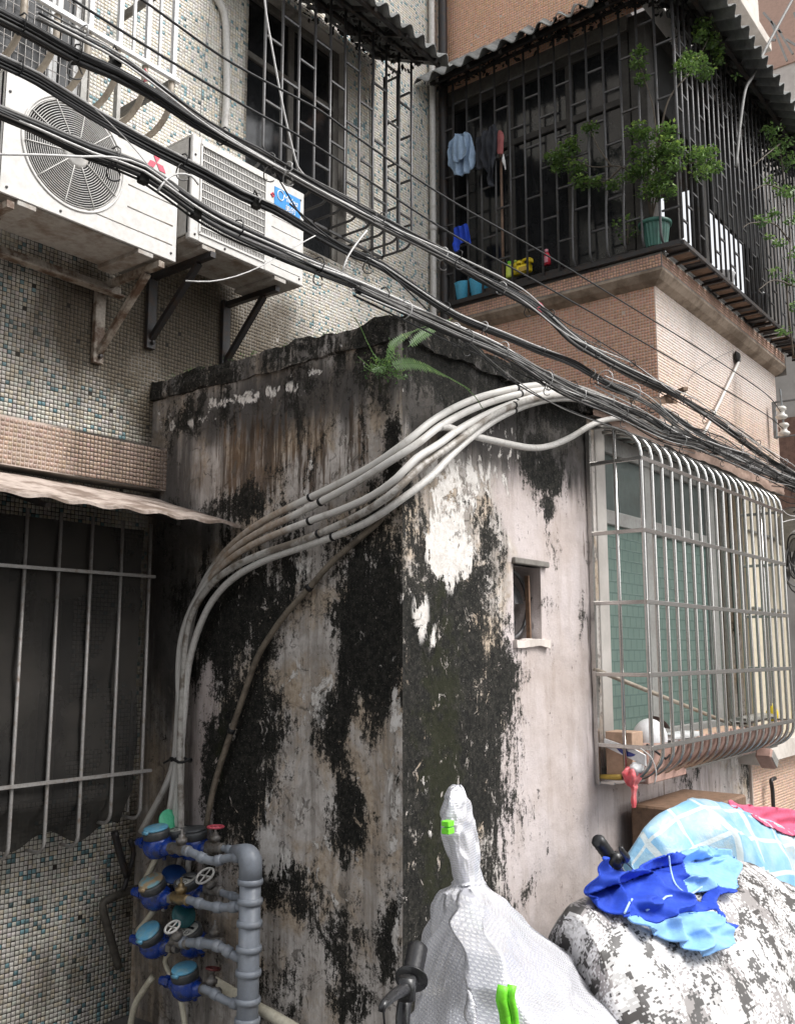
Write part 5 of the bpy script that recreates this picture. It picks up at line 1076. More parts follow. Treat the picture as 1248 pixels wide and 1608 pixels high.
# ================================================================== WATER METERS AND MANIFOLD
XR1, XR2 = 2.60, 2.70
ri = thing('water_manifold', 'grey painted vertical water riser with branch pipes feeding the blue meters', 'pipe', (2.65, 2.79, 0))
RC = W(393, 1400, x=2.65); rx, ry = RC.x, RC.y; zt = W(393, 1372, x=2.65).z
g = G(); g.tube([(rx, ry, 0), (rx, ry, zt)], .041, 24); obj('riser', g, M_PVCGREY, ri, True)
g = G(); el = [(rx, ry, zt - .02), (rx, ry, zt + .03)] + [(rx, ry + .045 * (1 - math.cos(a)), zt + .03 + .045 * math.sin(a)) for a in np.linspace(.2, 1.4, 6)] + [(rx, ry + .10, zt + .076)]
g.tube(el, [.045, .045, .046, .046, .045, .043, .040, .034, .02], 20); obj('elbow', g, M_PVCGREY, ri, True)
for pyy in (1384, 1415, 1450, 1490, 1528, 1572, 1604):
    z = W(393, pyy, x=2.65).z; g = G(); g.lathe([(.041, -.012), (.0485, -.010), (.050, 0), (.0485, .010), (.041, .012)], Matrix.Translation((rx, ry, z)), 28); obj('coupling', g, M_PVCGREY, ri, True)
def branch(pts, x, r, bumps):
    P = px(pts, x=x) if not hasattr(x, '__len__') else [W(a, b, x=xx) for (a, b), xx in zip(pts, x)]
    c = crv(P, .015); g = G(); g.tube(c, r, 14); obj('branch', g, M_PVCGREY, ri, True)
    for f in bumps:
        i = max(1, min(len(c) - 2, int(f * len(c)))); d = (c[i + 1] - c[i - 1]).normalized(); g = G(); g.tube([c[i] - d * .016, c[i] - d * .013, c[i] + d * .013, c[i] + d * .016], [r * 1.05, r * 1.30, r * 1.30, r * 1.05], 14); obj('coupling', g, M_PVCGREY, ri, True)
    return c
branch([(392, 1350), (372, 1346), (355, 1348), (338, 1352), (322, 1349), (306, 1341), (290, 1335), (272, 1332)], [2.65, 2.64, 2.63, 2.62, 2.61, 2.60, 2.60, 2.60], .0165, (.18, .38, .58, .78))
branch([(392, 1342), (375, 1338), (360, 1334), (345, 1331), (326, 1328)], [2.66, 2.68, 2.70, 2.70, 2.70], .0135, (.3, .6))
branch([(388, 1424), (372, 1424), (350, 1425), (335, 1424), (318, 1420), (300, 1414), (292, 1412)], [2.65, 2.63, 2.61, 2.60, 2.60, 2.60, 2.60], .0165, (.2, .42, .72))
branch([(388, 1412), (368, 1408), (350, 1402), (340, 1396), (322, 1396)], [2.66, 2.68, 2.70, 2.70, 2.70], .0135, (.4, .8))
branch([(388, 1506), (370, 1502), (352, 1490), (336, 1484), (315, 1481), (292, 1480), (275, 1478)], [2.65, 2.63, 2.61, 2.60, 2.60, 2.60, 2.60], .0175, (.22, .36, .6, .85))
branch([(388, 1582), (368, 1576), (350, 1569), (332, 1558), (318, 1552)], [2.65, 2.63, 2.61, 2.60, 2.60], .0155, (.3, .62))
def meter(label, c, roll, lid, lidmat, yaw=0., open_=None, dial=False):
    """local X = direction of flow (towards the riser), local Z = up through the dial"""
    M = Matrix.Translation(c) @ Matrix.Rotation(R(-90 + yaw), 4, 'Z') @ Matrix.Rotation(R(roll), 4, 'X') @ Matrix.Scale(1.17, 4)
    t = thing('water_meter', label, 'water meter', group='blue water meters on the manifold', M=M)
    g = G(); g.lathe([(0, -.060), (.020, -.060), (.036, -.054), (.050, -.034), (.054, -.012), (.047, .002), (.044, .016)], None, 26); g.tube([(.03, .0, -.05), (.03, 0, -.064)], .008, 8); obj('body', g, M_METERBLUE, t, True)
    for s in (-1, 1):
        g = G(); g.tube([(s * .030, 0, -.022), (s * .058, 0, -.020), (s * .074, 0, -.018)], [.034, .023, .0165], 14); obj('spout', g, M_METERBLUE, t, True)
        g = G(); g.tube([(s * .070, 0, -.017), (s * .092, 0, -.017)], .0205, 6); g.tube([(s * .090, 0, -.017), (s * .112, 0, -.017)], .015, 12); stuff(obj('union_nut', g, M_METERBLUE if s < 0 else M_VALVEGREY, t))
    g = G(); g.lathe([(.043, .010), (.047, .012), (.048, .034), (.044, .040), (.038, .040), (.037, .034)], None, 24); obj('ring', g, M_METERBLACK, t, True)
    if open_ is None:
        g = G(); g.lathe([(.041, .040), (.0435, .042), (.0435, .046), (.040, .049), (0, .050)], None, 24); g.box(-.012, .012, -.052, -.040, .036, .046); stuff(obj('lid', g, lidmat, t, True))
    else:
        g = G(); g.lathe([(0, .035), (.037, .035), (.037, .038), (0, .0385)], None, 24); d = obj('dial', g, M_DIAL, t, True)
        g = G(); g.box(-.022, .022, .004, .014, .0387, .0395); g.tube([(.010 + .008 * math.cos(q), -.014 + .008 * math.sin(q), .0392) for q in np.linspace(0, 6.28, 12)], .001, 4, False); g.tube([(-.014 + .006 * math.cos(q), -.012 + .006 * math.sin(q), .0392) for q in np.linspace(0, 6.28, 12)], .001, 4, False); stuff(obj('register', g, M_BLACKPLAS, d))
        LM = Matrix.Translation(open_[0]) @ Matrix.Rotation(R(open_[1]), 4, open_[2]) @ Matrix.Rotation(R(open_[3]), 4, 'Z')
        g = G(); g.lathe([(0, 0), (.042, 0), (.044, .002), (.044, .006), (.040, .008), (0, .009)], LM, 24); obj('lid', g, lidmat, t, True)
    return t
meter('topmost front water meter, pale blue lid closed and level', W(247, 1320, x=XR1), 10, 1, M_LIDBLUE)
meter('upper rear water meter with its dark dial ring, right of the mint lid', W(305, 1322, x=XR2), 6, 0, M_METERBLACK)
meter('upper rear water meter with its mint green lid standing open', W(280, 1318, x=2.70), 8, 1, M_LIDGREEN, open_=((-.046, .0, .058), 68, 'Y', 0))
meter('second front water meter down, tilted, its worn lid part ochre', W(243, 1400, x=XR1), 26, 1, M_LIDWORN, 6)
meter('middle rear water meter showing its dial, navy lid swung open', W(297, 1396, x=XR2), 22, 1, M_LIDNAVY, 0, ((-.065, 0, .045), 28, 'Y', 0))
meter('third front water meter down, tilted, clean sky blue lid', W(240, 1476, x=XR1), 34, 1, M_LIDBLUE, 6)
meter('lower rear water meter with dial and dark teal lid raised above it', W(301, 1474, x=XR2), 26, 1, M_LIDTEAL, 0, ((-.03, .02, .075), 60, 'Y', 0))
meter('bottom water meter with level bright blue lid, next to the cream pipe', W(292, 1540, x=XR1 + .02), 14, 1, M_LIDBLUE, 10)
def valve(label, c, matb, matw, tilt=0., wheel=True, r=.026):
    M = Matrix.Translation(c) @ Matrix.Rotation(R(-90), 4, 'Z') @ Matrix.Rotation(R(tilt), 4, 'X'); M = M @ Matrix.Scale(1.2, 4); t = thing('stop_valve', label, 'valve', M=M)
    g = G(); g.tube([(-.04, 0, 0), (-.036, 0, 0), (-.022, 0, 0), (0, 0, 0), (.022, 0, 0), (.036, 0, 0), (.04, 0, 0)], [.017, .019, .016, .022, .016, .019, .017], 10); obj('body', g, matb, t, True)
    g = G(); g.lathe([(.015, .008), (.016, .022), (.020, .024), (.020, .036), (.012, .038), (.011, .048), (.005, .050), (.004, .068)], None, 10); obj('bonnet', g, matb, t, True)
    if wheel:
        g = G(); g.tube([(r * math.cos(q), r * math.sin(q), .066) for q in np.linspace(0, 2 * math.pi, 19)], .0042, 6, False); w = obj('handwheel', g, matw, t, True)
        for k in range(4): g = G(); a = k * math.pi / 2; g.tube([(0, 0, .066), (r * math.cos(a), r * math.sin(a), .066)], .0028, 5); obj('spoke', g, matw, w, True)
    return t
valve('grey stop valve without wheel on the top front branch', W(285, 1334, x=XR1), M_VALVEGREY, M_VALVEGREY, 0, False)
valve('stop valve with a faded red handwheel above the top of the riser branches', W(338, 1330, x=XR2), M_VALVEGREY, M_VALVERED)
valve('brass stop valve without wheel on the second front branch', W(284, 1411, x=XR1), M_BRASS, M_BRASS, 0, False)
valve('stop valve with a pale handwheel tilted forward, second row', W(336, 1397, x=XR2), M_VALVEGREY, M_WHEELWHITE, 38, True, .032)
valve('stop valve with a pale handwheel on the third front branch', W(284, 1479, x=XR1), M_VALVEGREY, M_WHEELWHITE, 34)
valve('small bare valve stem sticking up in the shadow behind the third branch', W(337, 1478, x=2.74), M_VALVEGREY, M_VALVEGREY, 0, False)
valve('stop valve with a dark red handwheel beside the bottom meter', W(330, 1556, x=XR1 + .02), M_VALVEGREY, M_VALVEDARKRED, -10, True, .022)
def plainpipe(label, pts, r, mat, step=.02, name='water_pipe', **k):
    P = px(pts, **k) if not isinstance(pts[0], Vector) else pts
    t = thing(name, label, 'pipe', P[0]); g = G(); g.tube(crv(P, step), r, 10); obj('pipe_run', g, mat, t, True); return t
plainpipe('thick cream pipe slanting down behind the riser to the bottom edge', [(334, 1541), (360, 1556), (400, 1580), (440, 1602), (520, 1650)], .0225, M_PVCCREAM, x=2.735)
plainpipe('cream pipe between the top and second front meters', [(248, 1342), (238, 1364), (222, 1396)], .0145, M_PVCCREAM, x=2.66)
plainpipe('cream pipe between the second and third front meters', [(242, 1430), (232, 1444), (217, 1462)], .0135, M_PVCCREAM, x=2.66)
plainpipe('cream pipe bending away at the bottom left below the third meter', [(240, 1534), (225, 1556), (212, 1580), (204, 1620), (200, 1680)], .0135, M_PVCCREAM, x=2.66)
plainpipe('cream pipe dropping from the bottom meter out of the picture', [(270, 1490), (260, 1510), (275, 1545), (284, 1570), (292, 1620), (296, 1680)], .0115, M_PVCCREAM, x=2.70)
plainpipe('pale pipe behind the upper meters running down to the second row, nearer the mosaic', [(284, 1345), (278, 1370), (262, 1400), (258, 1430)], .0125, M_PVCWHITE, x=2.755)
plainpipe('pale pipe behind the upper meters running down to the second row, nearer the riser', [(297, 1345), (295, 1370), (292, 1430), (290, 1500)], .0125, M_PVCWHITE, x=2.755)
plainpipe('short sooty pipe stub slanting on the mosaic under the netted window', [(180, 1306), (190, 1345), (200, 1376)], .0165, M_BLACKIRON, y=3.60, name='drain_pipe')
plainpipe('open ended black pipe stub beside the slanting one on the mosaic', [(204, 1318), (210, 1340), (200, 1380), (194, 1398)], .011, M_BLACKIRON, y=3.60, name='drain_pipe')
plainpipe('bent sooty drain pipe hanging on the lower mosaic wall', [(228, 1393), (200, 1400), (172, 1412), (162, 1420), (165, 1440), (176, 1480), (187, 1520)], .0175, simple('sooty_pipe', (.09, .08, .065), .7, 0, (.04, .035, .03), 14, .45, .65, .3), y=3.62, name='drain_pipe')

# ================================================================== PLANTS
def leaves(g, lv, c, r, n, size, droop=.2, squash=.8):
    for _ in range(n):
        d = Vector((random.gauss(0, 1), random.gauss(0, 1), random.gauss(0, 1) * squash)); d = d.normalized() * (random.random() ** .45)
        q_ = 1.25 + .35 * noise.noise(d * 2.2 + c * 7); p = c + Vector((d.x * r, d.y * r, d.z * r * squash)) * q_; a = Vector((random.gauss(0, 1), random.gauss(0, 1), random.gauss(0, .6) - droop)).normalized(); b = a.cross(Vector((random.gauss(0, .5), random.gauss(0, .5), 1))).normalized(); s = size * random.uniform(.6, 1.3); nn = a.cross(b)
        g.add([p, p + a * s * .5 + b * s * .30 + nn * s * .07, p + a * s, p + a * s * .5 - b * s * .30 + nn * s * .07, p + a * s * .5], [(0, 4, 1), (4, 2, 1), (0, 3, 4), (4, 3, 2)])
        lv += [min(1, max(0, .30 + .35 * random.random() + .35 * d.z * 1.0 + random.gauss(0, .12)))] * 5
def plant(name, label, root, clusters, stems, mat, size, dens=1., cat='plant', bark=M_BARK):
    t = thing(name, label, cat, root)
    g = G(); lv = []
    for c, r in clusters: leaves(g, lv, c, r, int(dens * 42 * (r / .07) ** 1.7), size)
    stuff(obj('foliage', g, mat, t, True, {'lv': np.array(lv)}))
    for s in stems: g = G(); c = crv(s, .04); g.tube(c, np.linspace(.007, .0025, len(c)), 6); obj('stem', g, bark, t, True)
    return t
pr = W(1024, 352, x=5.20)
K = lambda lst, **k: [(W(a, b, **k), r) for a, b, r in lst]
cl = K([(885, 243, .085), (868, 248, .05), (905, 262, .06), (925, 200, .045), (912, 286, .05), (935, 285, .045), (962, 290, .04), (1000, 100, .045), (1003, 80, .035), (1006, 122, .04), (1000, 205, .06), (1015, 212, .05), (1040, 235, .08), (1022, 250, .06), (1050, 262, .07), (1035, 285, .06), (985, 278, .04), (1048, 205, .05), (895, 225, .05), (875, 265, .035), (1020, 300, .06), (1045, 300, .055), (998, 265, .05), (1055, 235, .06), (1000, 240, .05), (1010, 270, .05)], x=5.12) + \
     K([(1092, 245, .065), (1110, 240, .055), (1118, 262, .055), (1100, 270, .055), (1075, 105, .06), (1095, 98, .06), (1108, 112, .05), (1080, 88, .04), (1105, 40, .055), (1115, 62, .055), (1125, 78, .045), (1098, 55, .04), (1128, 95, .03)], y=1.84)
rt = W(1022, 345, x=5.20)
st = [[rt, W(1020, 300, x=5.16), W(1035, 240, x=5.14), W(1040, 200, x=5.14)], [rt, W(1010, 290, x=5.16), W(975, 262, x=5.14), W(930, 262, x=5.12), W(885, 245, x=5.12)], [rt, W(1030, 250, x=5.14), W(1025, 170, x=5.13), W(1003, 100, x=5.12)],
      [rt, W(1045, 270, x=5.16), W(1090, 255, y=1.86), W(1112, 245, y=1.84)], [W(1030, 250, x=5.14), W(1048, 160, x=5.13), W(1085, 110, y=1.85), W(1112, 60, y=1.84)], [W(960, 262, x=5.13), W(938, 230, x=5.12), W(925, 200, x=5.12)], [W(975, 262, x=5.14), W(950, 285, x=5.12), W(915, 288, x=5.12)]]
plant('potted_shrub', 'leafy green shrub growing out through the balcony bars from the dull green pot', rt, cl, st, M_LEAF, .026, 5.5)
plant('small_potted_plant', 'low dark plant behind the green pot on the balcony shelf', W(985, 385, x=5.25), K([(978, 352, .06), (992, 345, .05), (985, 372, .05), (1002, 362, .045)], x=5.25), [[W(985, 385, x=5.25), W(985, 350, x=5.25)]], M_LEAF, .026)
vn = K([(1210, 205, .06), (1225, 225, .07), (1238, 250, .08), (1245, 215, .06), (1215, 240, .04), (1205, 285, .035), (1225, 300, .05), (1245, 300, .07), (1195, 345, .05), (1215, 335, .04), (1240, 345, .05), (1225, 380, .04), (1248, 400, .05), (1238, 440, .05), (1248, 480, .05), (1215, 425, .03), (1205, 372, .03), (1232, 190, .04), (1155, 118, .02), (1230, 520, .04)], y=1.80)
vs_ = [[W(1245, 560, y=1.82), W(1235, 460, y=1.81), W(1240, 380, y=1.80), W(1232, 300, y=1.80), W(1222, 220, y=1.80)], [W(1240, 380, y=1.80), W(1215, 352, y=1.80), W(1180, 350, y=1.80), W(1165, 358, y=1.80)], [W(1232, 300, y=1.8), W(1205, 290, y=1.8), W(1178, 300, y=1.8)], [W(1225, 225, y=1.8), W(1200, 245, y=1.8), W(1180, 262, y=1.8)], [W(1248, 450, y=1.8), W(1215, 440, y=1.8), W(1190, 455, y=1.8)]]
plant('climbing_vine', 'pale green vine straggling over the far end of the balcony cage', W(1245, 560, y=1.82), vn, vs_, M_LEAFPALE, .034, 2.0)
def frond(g, lv, pts, ll, n):
    c = crv(pts, .012); m_ = len(c)
    for i in range(2, m_ - 1):
        f = i / m_; d = (c[i + 1] - c[i - 1]).normalized(); s0 = ll * (math.sin(min(1, f * 1.3 + .12) * math.pi) * .8 + .25) * (1 if i < m_ - 3 else .5)
        side = d.cross(Vector((.3, -.8, .5))).normalized()
        for s in (-1, 1):
            a = (side * s + d * .45 + Vector((0, 0, -.35))).normalized() * s0 * random.uniform(.85, 1.1); w = d * .0048
            g.add([c[i] - w, c[i] + a * .5 + d * .002 - w * .9, c[i] + a, c[i] + a * .5 + w * 1.4, c[i] + w], [(0, 1, 2, 3, 4)]); v = min(1, .35 + .5 * f + random.gauss(0, .1)); lv += [v] * 5
    return c
fn = thing('fern', 'green fern with drooping fronds rooted on the mouldy corner of the shed roof', 'fern', W(625, 575, y=2.13))
FR = [([(612, 575), (640, 570), (668, 574), (700, 590), (725, 604), (738, 612)], 2.02, .075), ([(608, 572), (590, 560), (578, 540), (565, 512), (556, 498)], 2.14, .03), ([(606, 570), (612, 548), (628, 532), (650, 520), (670, 512)], 2.12, .04), ([(610, 572), (600, 580), (580, 575), (562, 560)], 2.12, .035),
      ([(640, 545), (665, 525), (690, 512), (712, 498)], 2.06, .045), ([(612, 578), (622, 590), (640, 592)], 2.08, .04), ([(604, 575), (585, 582), (572, 576)], 2.10, .03), ([(608, 570), (618, 550), (610, 530)], 2.15, .035), ([(725, 604), (745, 622), (758, 642)], 2.02, .012)]
for pts, y, ll in FR:
    g = G(); lv = []; c = frond(g, lv, px(pts, y=y), ll * .50, 0); o = obj('frond', g, M_FERN, fn, False, {'lv': np.array(lv)}); stuff(o)
    g = G(); g.tube(c, .0018, 5); obj('stalk', g, M_FERN, o, True, {'lv': np.full(len(g.v), .5)})
g = G(); lv = []
for a, b in ((598, 572), (612, 580), (626, 585), (585, 574), (618, 562)): leaves(g, lv, W(a, b, y=2.12), .045, 60, .014, .5)
for a, b in ((655, 655), ): pass
stuff(obj('small_leaves', g, M_FERN, fn, False, {'lv': np.array(lv)}))
g = G(); lv = []
for k in range(60):
    c = Vector((random.uniform(2.8, 5.2), random.uniform(2.12, 2.2), 2.905)); leaves(g, lv, c, .02, 5, .010, -.3)
for k in range(40): leaves(g, lv, Vector((2.80, random.uniform(2.2, 3.6), 2.91)), .02, 5, .010, -.3)
tag(stuff(obj('moss', g, M_FERN, None, False, {'lv': np.clip(np.array(lv) - .3, 0, 1)})), 'dark moss and weeds along the shed roof edge', 'moss')

# ================================================================== THINGS ON THE BALCONY
def inpoly(x, y, P):
    c = False; j = len(P) - 1
    for i in range(len(P)):
        if (P[i][1] > y) != (P[j][1] > y) and x < (P[j][0] - P[i][0]) * (y - P[i][1]) / (P[j][1] - P[i][1]) + P[i][0]: c = not c
        j = i
    return c
def cloth(name, label, cat, polys, depthfn, step, fold, parent=None, th=.003):
    """cloth cut to shape: each (polygon, material, part name) is a panel with folds, real place and thickness"""
    t = thing(name, label, cat, depthfn(*polys[0][0][0]))
    for poly, mat, pn in polys:
        xs_ = [p[0] for p in poly]; ys_ = [p[1] for p in poly]; g = G(); idx = {}
        def vid(i, j):
            if (i, j) not in idx:
                x, y = min(xs_) + i * step, min(ys_) + j * step
                # pull border vertices onto the outline
                best = None
                if True:
                    for a in range(len(poly)):
                        x0, y0 = poly[a]; x1, y1 = poly[(a + 1) % len(poly)]; dx, dy = x1 - x0, y1 - y0; q = max(0, min(1, ((x - x0) * dx + (y - y0) * dy) / (dx * dx + dy * dy + 1e-9))); e = (x0 + q * dx - x) ** 2 + (y0 + q * dy - y) ** 2
                        if best is None or e < best[0]: best = (e, x0 + q * dx, y0 + q * dy)
                    if best[0] < (step * .75) ** 2: x, y = best[1], best[2]
                idx[(i, j)] = len(g.v); g.v.append(tuple(depthfn(x, y) + fold(x, y)))
            return idx[(i, j)]
        for i in range(int((max(xs_) - min(xs_)) / step) + 1):
            for j in range(int((max(ys_) - min(ys_)) / step) + 1):
                if inpoly(min(xs_) + (i + .5) * step, min(ys_) + (j + .5) * step, poly): g.f.append((vid(i, j), vid(i, j + 1), vid(i + 1, j + 1), vid(i + 1, j)))
        cnt = {}
        for f in g.f:
            for a in range(4): e = tuple(sorted((f[a], f[(a + 1) % 4]))); cnt[e] = cnt.get(e, 0) + 1
        nb_ = {}
        for (a, b), c in cnt.items():
            if c == 1: nb_.setdefault(a, []).append(b); nb_.setdefault(b, []).append(a)
        V = [Vector(v) for v in g.v]
        for _ in range(5):
            V2 = {a: (V[a] * 2 + V[q[0]] + V[q[1]]) / 4 for a, q in nb_.items() if len(q) == 2}
            for a, v in V2.items(): V[a] = v
        g.v = [tuple(v) for v in V]
        o = obj(pn, g, mat, t, True); md = o.modifiers.new('thickness', 'SOLIDIFY'); md.thickness = th; md.offset = -1
    return t
def hang(kx, per=9., amp=.018):
    return lambda x, y: Vector((-amp * (math.sin(x / per * 2 * math.pi + .25 * math.sin(y / 9.)) * .6 + 1.0 * noise.noise(Vector((x / 9., y / 30., kx)))), amp * .7 * noise.noise(Vector((x / 11., y / 17., kx + 5))), 0))
dx_ = lambda X: (lambda x, y: W(x, y, x=X))
cloth('hanging_shirt', 'pale blue shirt hanging on the left bars of the balcony cage', 'shirt', [([(712, 213), (722, 210), (735, 207), (741, 214), (746, 240), (745, 262), (742, 270), (738, 266), (734, 273), (712, 276), (709, 262), (704, 262), (701, 250), (704, 230)], M_SHIRT, 'body')], dx_(5.10), 2., hang(1, 11, .028))
cloth('hanging_sleeve_cloth', 'second fold of the pale blue shirt, its loose front tails in front', 'shirt', [([(713, 215), (724, 212), (732, 216), (731, 248), (722, 252), (712, 256), (708, 240)], M_SHIRT, 'body')], dx_(5.07), 2., hang(3, 8, .02))
cloth('hanging_trousers', 'charcoal clothes bunched on the balcony bars right of the pale blue shirt', 'clothes', [([(748, 218), (760, 206), (770, 197), (778, 194), (781, 215), (780, 240), (778, 262), (772, 290), (767, 295), (763, 275), (758, 262), (752, 268), (746, 262), (750, 240)], M_DARKCLOTH, 'body')], dx_(5.11), 2., hang(7, 9, .03))
cloth('hanging_towel', 'dusty rose towel with a pale strap at the right end of the laundry', 'towel', [([(780, 205), (788, 204), (790, 212), (789, 242), (780, 243)], M_ROSECLOTH, 'towel'), ([(789, 236), (791, 250), (795, 268), (793, 269), (787, 252)], M_LOGOWHITE, 'strap')], dx_(5.10), 1.6, hang(9, 9, .01))
cloth('hanging_rag', 'bright blue rag hanging low on the left bars above the blue basins', 'rag', [([(713, 358), (734, 351), (738, 368), (742, 384), (737, 383), (732, 378), (722, 382), (719, 396), (713, 398), (714, 380)], M_COBALT, 'rag')], dx_(5.11), 1.8, hang(12, 8, .02))
def on_x(X, pxl, pyb, pxr, pyt): a = W(pxl, pyb, x=X); b = W(pxr, pyb, x=X); return (a.y + b.y) / 2, abs(a.y - b.y), a.z, W((pxl + pxr) / 2, pyt, x=X).z
for (l, r_, bt, tp, lab) in ((717, 739, 461, 437, 'sky blue plastic basin at the left end of the balcony shelf'), (740, 764, 455, 431, 'sky blue plastic basin right beside the first on the balcony shelf')):
    cy, wd_, zb_, zt_ = on_x(5.20, l, bt, r_, tp); cz = 4.005; t = thing('basin', lab, 'basin', (5.20, cy, cz)); h = zt_ - zb_ + .02; g = G()
    g.lathe([(.0, 0), (wd_ * .46, 0), (wd_ * .60, h), (wd_ * .64, h + .004), (wd_ * .50, h + .003), (wd_ * .40, .008), (0, .008)], Matrix.Translation((5.21, cy, cz)), 24); obj('bowl', g, M_CYAN, t, True)
def bottle(label, X, l, r_, bt, tp, mats, kind):
    cy, w_, zb_, zt_ = on_x(X, l, bt, r_, tp); h = zt_ - zb_; w_ = max(w_, .03); t = thing('bottle', label, 'bottle', (X, cy, zb_)); M = Matrix.Translation((X, cy, zb_)); g = G()
    if kind == 'slim':
        g.lathe([(0, 0), (w_ * .5, 0), (w_ * .52, h * .1), (w_ * .5, h * .72), (w_ * .3, h * .84), (w_ * .22, h * .86)], M, 16); obj('body', g, mats[0], t, True)
        g = G(); g.lathe([(w_ * .28, h * .85), (w_ * .28, h), (0, h)], M, 12); obj('cap', g, mats[1], t, True)
    elif kind == 'jug':
        d = .05; g.bbox(X - d / 2, X + d / 2, cy - w_ * .5, cy + w_ * .5, zb_, zb_ + h * .62, .012); g.bbox(X - d / 2 + .004, X + d / 2 - .004, cy, cy + w_ * .5, zb_ + h * .6, zb_ + h, .014); stuff(obj('body', g, mats[0], t, True))
        g = G(); c = Vector((X, cy - w_ * .18, zb_ + h * .68)); g.tube([c + Vector((0, .045 * math.cos(q), .03 * math.sin(q))) for q in np.linspace(-.3, 3.4, 12)], .009, 8); obj('handle', g, mats[0], t, True)
        g = G(); g.lathe([(.017, 0), (.017, .03), (0, .031)], Matrix.Translation((X, cy - w_ * .38, zb_ + h * .62)), 12); obj('cap', g, mats[0], t, True)
        g = G(); g.bbox(X - d / 2 - .003, X - d / 2, cy - w_ * .40, cy + w_ * .22, zb_ + h * .08, zb_ + h * .40, .001); obj('label', g, mats[1], t)
    else:
        g.lathe([(0, 0), (w_ * .55, 0), (w_ * .5, h * .5), (w_ * .28, h * .78), (w_ * .20, h * .82)], M @ Matrix.Diagonal((.6, 1, 1, 1)), 14); obj('body', g, mats[0], t, True)
        g = G(); g.lathe([(w_ * .24, h * .8), (w_ * .24, h), (0, h)], M, 10); obj('cap', g, mats[1], t, True)
        g = G(); g.bbox(X - w_ * .36, X - w_ * .33, cy - w_ * .35, cy + w_ * .3, zb_ + h * .1, zb_ + h * .5, .001); obj('label', g, mats[1], t)
    return t
bottle('slim lime yellow bottle with green cap on the balcony shelf', 5.20, 795, 805, 438, 411, (M_LIME, M_LIMEGREEN), 'slim')
bottle('yellow jug of cleaner with handle on the balcony shelf', 5.20, 811, 834, 433, 407, (M_YELLOW, M_OCHRE), 'jug')
bottle('red bottle with pale pink label on the balcony shelf, right of the yellow jug', 5.20, 852, 864, 418, 392, (M_REDPLAS, M_PINKPLAS), 'wedge')
bottle('slim yellow bottle half hidden left of the yellow jug', 5.23, 806, 813, 434, 409, (M_YELLOW, M_LIME), 'slim')
g = G(); g.tube([W(785, 205, x=5.19), W(788, 330, x=5.19), W(790, 442, x=5.19)], .010, 8); tag(obj('wooden_pole', g, simple('pole_wood', (.24, .15, .10), .6, 0, (.16, .10, .07), 20), None, True), 'thin wooden pole standing upright on the balcony shelf below the laundry', 'pole')
c = W(1026, 384, x=5.19); pt = thing('flower_pot', 'ribbed dull green flower pot standing at the balcony cage corner', 'flower pot', c)
g = G(); cz = ZC
def potf(u, v): a = u * 2 * math.pi; r_ = (.066 + .020 * v) * (1 + .03 * math.cos(a * 22)) ; return (c.x + .03 + r_ * math.cos(a), c.y + r_ * math.sin(a), ZC + v * .15)
g.grid(potf, 176, 4, True); obj('body', g, M_POTGREEN, pt, True)
g = G(); g.lathe([(.084, .142), (.098, .145), (.100, .162), (.088, .164), (.084, .148), (.0, .146)], Matrix.Translation((c.x + .03, c.y, ZC)), 32); obj('rim', g, M_POTGREEN, pt, True)
g = G(); g.lathe([(0, .150), (.082, .152), (.04, .160), (0, .162)], Matrix.Translation((c.x + .03, c.y, ZC)), 20); obj('soil', g, M_CORRDARK, pt, True)
g = G(); c = W(1128, 420, y=2.0); g.lathe([(0, 0), (.08, 0), (.10, .10), (.105, .105), (.09, .10), (.0, .02)], Matrix.Translation((c.x, 2.0, ZC - .02)), 22); tag(obj('white_pot', g, M_WHITEPLAS, None, True), 'pale round pot behind the front bars of the balcony cage', 'pot')
g = G(); c = W(1190, 470, y=1.97); g.lathe([(0, 0), (.10, 0), (.12, .17), (.125, .18), (.10, .17), (.0, .15)], Matrix.Translation((c.x, 2.02, ZC - .02)), 22); tag(obj('dark_planter', g, M_BLACKPLAS, None, True), 'dark plastic planter at the far end of the balcony shelf', 'planter')

# ================================================================== THINGS IN THE STEEL CAGE
def boxat(name, label, cat, pxs, y0, y1, mat, flap=True):
    a = W(pxs[0], pxs[3], y=y0); b = W(pxs[2], pxs[1], y=y0); t = thing(name, label, cat, (a.x, y0, a.z))
    g = G(); g.bbox(a.x, b.x, y0, y1, a.z, b.z, .004); obj('carton', g, mat, t)
    if flap: g = G(); g.bbox((a.x + b.x) / 2 - .012, (a.x + b.x) / 2 + .012, y0 - .0015, y0, a.z + .005, b.z - .005, .0005); g.bbox(a.x + .01, b.x - .01, y0 - .0016, y0 - .0002, a.z + (b.z - a.z) * .48, a.z + (b.z - a.z) * .485, .0002); stuff(obj('tape', g, simple('parcel_tape', (.52, .38, .28), .3, 0, (.48, .35, .26), 20), t))
    return t
t = thing('cardboard_box', 'brown cardboard box standing in the near end of the steel cage', 'box', (4.37, 1.95, 1.0))
g = G(); g.bbox(4.372, 4.50, 1.975, 2.115, 1.005, W(946, 1148, x=4.372).z, .003); obj('carton', g, M_CARD, t)

